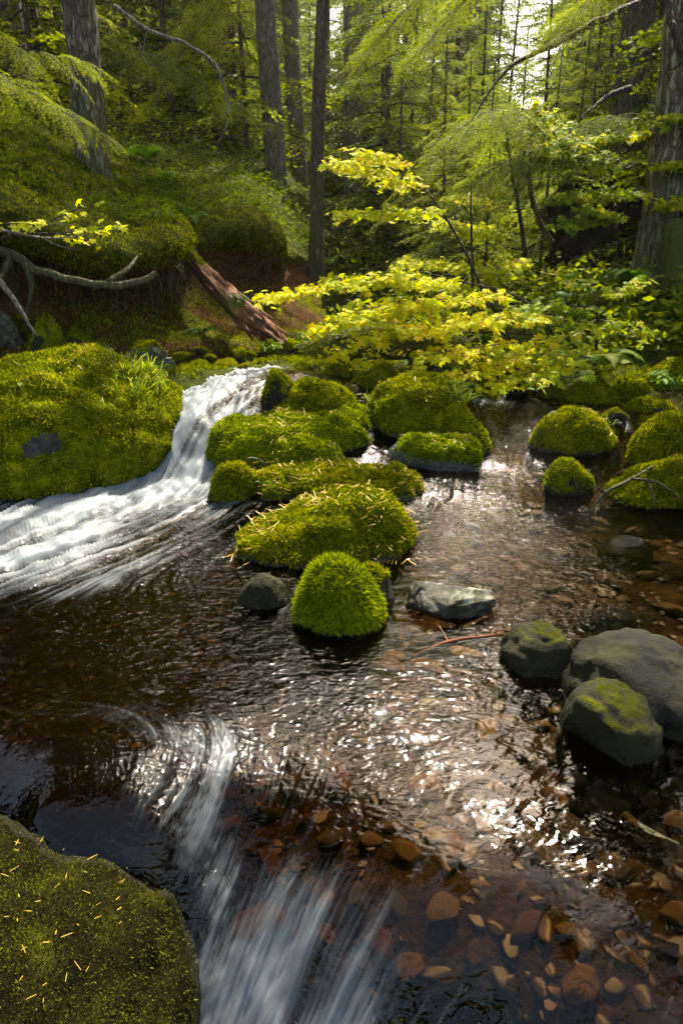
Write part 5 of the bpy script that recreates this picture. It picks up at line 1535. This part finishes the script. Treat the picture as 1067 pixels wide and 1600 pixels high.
stick('dead_branch', 'long dead branch curving down from the left trunk, pale at its tip', [(180, 10, 7.2), (230, 45, 6.8), (290, 68, 6.5), (335, 100, 6.4), (355, 150, 6.4), (355, 195, 6.4), (340, 225, 6.4)], [0.02, 0.016, 0.013, 0.012, 0.010, 0.008, 0.004], 'dead_wood', 'branch', 60, [[(230, 45, 6.8), (225, 90, 6.7), (250, 105, 6.7)]])
stick('dead_branch', 'long dark bough of the right trunk reaching to the bright gap', [(995, 5, 7.6), (930, 35, 7.3), (860, 72, 7.0), (810, 95, 6.8), (770, 135, 6.7), (735, 190, 6.6)], [0.035, 0.03, 0.022, 0.016, 0.010, 0.004], 'twig', 'branch', 60,
      [[(930, 35, 7.3), (920, 70, 7.2), (925, 110, 7.2)], [(860, 72, 7.0), (830, 60, 6.9), (795, 70, 6.9), (785, 0, 7.0)], [(810, 95, 6.8), (790, 85, 6.8), (755, 100, 6.7)], [(880, 60, 7.1), (900, 20, 7.1), (905, -20, 7.1)]])
stick('dead_branch', 'short dark bough stub of the right trunk, lower one', [(985, 135, 7.7), (950, 150, 7.5), (930, 165, 7.3), (905, 185, 7.2)], [0.028, 0.022, 0.014, 0.006], 'twig', 'branch', 30, [[(950, 150, 7.5), (945, 120, 7.5), (960, 70, 7.5)]])
stick('dead_branch', 'twisted black bough right of the lichen speckled trunk', [(1040, -10, 7.2), (1050, 40, 7.0), (1065, 90, 6.9), (1050, 110, 6.9)], [0.035, 0.03, 0.024, 0.010], 'twig', 'branch', 30, [[(1065, 90, 6.9), (1075, 130, 6.9), (1090, 140, 6.9)]])
stick('sapling_stem', 'thin leaning dark sapling stem before the sunlit thicket', [(862, 380, 8.2), (840, 340, 8.2), (825, 280, 8.2), (815, 215, 8.2)], [0.035, 0.03, 0.024, 0.012], 'bark_lichen', 'sapling', 40, [[(825, 280, 8.2), (800, 250, 8.2), (770, 230, 8.2)]])
stick('sapling_stem', 'thin upright dark sapling stem left of the leaning one', [(822, 400, 8.0), (812, 340, 8.0), (800, 270, 8.0), (790, 200, 8.0)], [0.028, 0.022, 0.018, 0.008], 'twig', 'sapling', 40)
stick('sapling_stem', 'slim bare upright stem behind the golden maple', [(738, 450, 7.0), (737, 390, 7.0), (735, 330, 7.0), (737, 280, 7.0)], [0.014, 0.012, 0.009, 0.004], 'twig', 'sapling', 30, [[(737, 390, 7.0), (760, 380, 7.0), (790, 385, 7.0)], [(736, 350, 7.0), (700, 340, 7.0), (680, 350, 7.0)]])
stick('drift_stick', 'straight brown stick lying across the mossy stones', [(624, 682, 4.0), (660, 681, 4.0), (705, 680, 4.02)], [0.010, 0.011, 0.007], 'root', 'stick', 20)
stick('drift_twig', 'forked bare twig arching over the low right boulder', [(922, 800, 3.35), (945, 770, 3.35), (985, 748, 3.4), (1030, 725, 3.5), (1090, 712, 3.6)], [0.006, 0.008, 0.008, 0.007, 0.006], 'root', 'twig', 40, [[(990, 748, 3.4), (1030, 755, 3.3), (1075, 790, 3.25)], [(945, 770, 3.35), (930, 760, 3.3), (926, 770, 3.3)], [(1012, 752, 3.35), (1020, 775, 3.3), (1024, 800, 3.27)]])
q0 = PZ(650, 1022, 0.01)
stick('drift_twig', 'thin brown twig on the water beside the flat angular stone', [(645, 1025, 1.98), (700, 1003, 2.05), (760, 995, 2.08), (800, 990, 2.1), (850, 985, 2.13)], [0.005, 0.006, 0.005, 0.004, 0.003], 'red_wood', 'twig', 40, [[(700, 1003, 2.05), (690, 985, 2.1), (683, 975, 2.12)], [(760, 995, 2.08), (790, 985, 2.1), (870, 1000, 2.06)]])
stick('drift_twig', 'short crooked twig in the clear right pool', [(655, 852, 2.95), (680, 868, 2.86), (690, 880, 2.8)], [0.004, 0.004, 0.003], 'root', 'twig', 20)
stick('sunken_stick', 'brown stick under water near the right bottom edge', [(975, 1275, 1.27), (1010, 1300, 1.22), (1060, 1325, 1.18)], [0.012, 0.014, 0.012], 'root', 'stick', 20)
stick('drift_twig', 'dry bent grass stem on the small stones left of the pointed hump', [(380, 720, 3.75), (395, 715, 3.7), (412, 722, 3.68), (418, 730, 3.68)], [0.004, 0.004, 0.003, 0.002], 'dead_wood', 'twig', 20)
# fine rootlets hanging in the undercut
def rootlets():
    r = RS(31)
    k = np.where((bank_row > 4.3) & (bank_row < 5.2) & (bank_v[:, 1] < 8.2))[0]
    tubes = []
    for i in r.choice(r.choice(k, 60), 260):
        p = bank_v[i] + r.normal(size=3) * [0.05, 0.03, 0.01]
        l = 0.06 + 0.4 * r.rand() ** 2
        s = np.linspace(0, 1, 6)[:, None]
        pts = p + np.array([0, 0, -l]) * s + np.cumsum(r.normal(size=(6, 3)) * 0.02, 0) * [1, 1, 0.3] + np.array([0, -0.03, 0])
        tubes.append(tube(pts, np.linspace(0.0055, 0.0015, 6), 3, False))
    v, f = join(tubes)
    link('rootlets', make_mesh('rootlets', v, f, MAT['root']), bank, kind='stuff')
rootlets()

# ------------------------------------------------------------------ near hemlock boughs
def bough(name, label, pxs, length_sub, seed, mat='hemlock_light', n_sub=51, leaf=0.02, lw=0.006, cat='branch'):
    pts = catmull(np.array([P(*q) for q in pxs]), 40)
    base = pts[0]
    r = RS(seed)
    Ltot = np.linalg.norm(np.diff(pts, axis=0), axis=1).sum()
    tr, ti = [], []
    root = thing(name, label, cat, base)
    v, f = tube(pts - base, np.linspace(0.010, 0.002, 40), 6)
    link('stem', make_mesh('stem', v, f, MAT['twig']), root)
    tan = norm(np.gradient(pts, axis=0))
    lib = [branch_tris(seed * 7 + k, 26, leaf / length_sub, lw / length_sub, 0.35, 0.40, 0.2) for k in range(3)]
    tw = []
    for k in range(n_sub):
        t0 = (k + r.rand()) / n_sub
        i = int(t0 * 39)
        az = math.atan2(tan[i, 1], tan[i, 0]) + (1 if k % 2 else -1) * rad(r.uniform(35, 65)) * (1 if t0 < 0.95 else 0)
        l = length_sub * (1.1 - 0.6 * t0) * r.uniform(0.6, 1.1)
        M = bough_matrix(az, rad(r.uniform(-35, 0)), r.normal() * 0.3, l)
        T, tt = lib[r.randint(3)]
        tr.append(xform(T, M, pts[i] - base))
        ti.append(tt)
        s = np.linspace(0, 0.9, 5)
        tw.append(tube(np.stack([s, s * 0, -0.35 * s ** 2], 1) @ M.T + pts[i] - base, np.linspace(0.0028, 0.001, 5), 3, False))
    v, f, t = tri_soup(np.concatenate(tr), np.concatenate(ti))
    link('needles', make_mesh('needles', v, f, MAT[mat], {'tint': t}, False), root, kind='stuff')
    v, f = join(tw)
    link('twigs', make_mesh('twigs', v, f, MAT['twig']), root, kind='stuff')
    return root
bough('hemlock_bough', 'light green hemlock bough entering from the left edge', [(-140, 60, 4.6), (-40, 100, 4.5), (60, 150, 4.4), (150, 205, 4.3)], 0.5, 3, n_sub=39)
bough('hemlock_bough', 'upper light green hemlock bough at the left edge', [(-140, -10, 5.2), (-40, 40, 5.1), (40, 75, 5.0), (130, 95, 4.9)], 0.5, 4, n_sub=34)
bough('hemlock_bough', 'hemlock bough hanging into the top centre', [(760, -120, 5.4), (690, -40, 5.4), (620, 30, 5.4), (560, 110, 5.4)], 0.5, 5, n_sub=37)
bough('hemlock_bough', 'pale sunlit hemlock bough hanging left of the bright gap', [(830, -140, 6.2), (760, -40, 6.2), (700, 30, 6.2), (650, 90, 6.2)], 0.55, 6, n_sub=39)
bough('hemlock_bough', 'hemlock bough with hanging sprays right of the bright gap', [(1000, -60, 7.0), (940, -10, 6.9), (890, 30, 6.8), (850, 70, 6.7)], 0.6, 7, n_sub=39)
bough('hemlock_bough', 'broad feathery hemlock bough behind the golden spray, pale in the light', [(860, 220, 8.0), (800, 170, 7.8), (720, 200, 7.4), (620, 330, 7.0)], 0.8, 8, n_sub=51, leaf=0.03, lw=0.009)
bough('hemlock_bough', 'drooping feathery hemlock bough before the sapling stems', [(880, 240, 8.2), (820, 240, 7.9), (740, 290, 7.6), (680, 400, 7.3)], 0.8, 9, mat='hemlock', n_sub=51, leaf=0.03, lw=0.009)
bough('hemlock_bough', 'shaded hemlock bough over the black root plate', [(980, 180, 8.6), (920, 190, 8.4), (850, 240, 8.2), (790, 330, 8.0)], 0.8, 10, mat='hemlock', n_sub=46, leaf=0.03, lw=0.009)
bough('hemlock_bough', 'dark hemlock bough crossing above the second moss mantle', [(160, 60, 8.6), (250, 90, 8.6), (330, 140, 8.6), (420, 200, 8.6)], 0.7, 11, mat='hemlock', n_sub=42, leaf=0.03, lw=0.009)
bough('hemlock_bough', 'green hemlock bough in the top left centre', [(380, -60, 9), (330, 20, 9), (280, 90, 9), (240, 170, 9)], 0.8, 12, mat='hemlock_light', n_sub=42, leaf=0.03, lw=0.009)


# ------------------------------------------------------------------ fallen needles on the near boulder and leaf litter
def needles():
    r = RS(13)
    root, v, f, n, m = B['X']
    loc = np.array(root.location)
    nv = np.array([(-1, -0.05, 0), (-1, 0.05, 0), (1, 0.04, 0), (1, -0.04, 0), (0, 0.075, 0.02), (0, -0.075, 0.02), (0, 0, 0.07)]) * 0.5
    nf = np.array([(0, 5, 6), (0, 6, 1), (1, 6, 4), (4, 6, 2), (2, 6, 3), (3, 6, 5)])
    me = make_mesh('fallen_needle', nv, nf, MAT['needle'], smooth=False)
    spots = [(145, 1215), (160, 1235), (120, 1290), (100, 1255), (215, 1290), (150, 1330), (95, 1320), (165, 1445), (30, 1380), (75, 1340), (20, 1430), (10, 1428), (90, 1400), (120, 1450), (60, 1470), (125, 1505), (50, 1510), (200, 1410), (180, 1340), (230, 1310), (60, 1545), (100, 1490), (45, 1300), (190, 1250), (210, 1370), (80, 1540), (15, 1310), (130, 1380), (170, 1390), (40, 1440)]
    for a, b in spots:
        for _ in range(2):
            pt = surf_pts('X', a + r.uniform(-25, 25), b + r.uniform(-25, 25), 6)[0] + loc
            o = link('fallen_needle', me, None, pt + [0, 0, 0.008])
            s = r.uniform(0.008, 0.024)
            o.scale = (s, 0.017 * r.uniform(0.8, 1.3), 0.012)
            o.rotation_euler = (0, r.uniform(-.4, .4), r.uniform(0, 6.28))
            tag(o, 'yellow fallen conifer needle on the big foreground boulder', 'needle', 'needles on the foreground boulder')
needles()

# ------------------------------------------------------------------ moist air glowing against the light
def build_haze():
    bm = bmesh.new()
    bmesh.ops.create_cube(bm, size=1.0)
    me = bpy.data.meshes.new('haze')
    bm.to_mesh(me)
    bm.free()
    zs = [v.co.z for v in ground.data.vertices]
    xs = [v.co.x for v in ground.data.vertices]
    o = link('haze', me)
    z0, z1 = min(zs) - 1.0, 60.0
    z1 = max(z1, max(zs) + 3)
    o.scale = (2 * max(xs) + 4, 160, z1 - z0)
    o.location = (0, 60, (z0 + z1) / 2)
    m, nt, out = nodes('haze')
    pv = N(nt, 'ShaderNodeVolumePrincipled', {'Color': (1.0, 0.98, 0.93, 1), 'Density': 0.0008, 'Anisotropy': 0.75})
    nt.links.new(pv.outputs[0], out.inputs['Volume'])
    me.materials.append(m)
    tag(o, 'faint moist air in the forest, glowing towards the sun', 'haze', None, 'stuff')
build_haze()
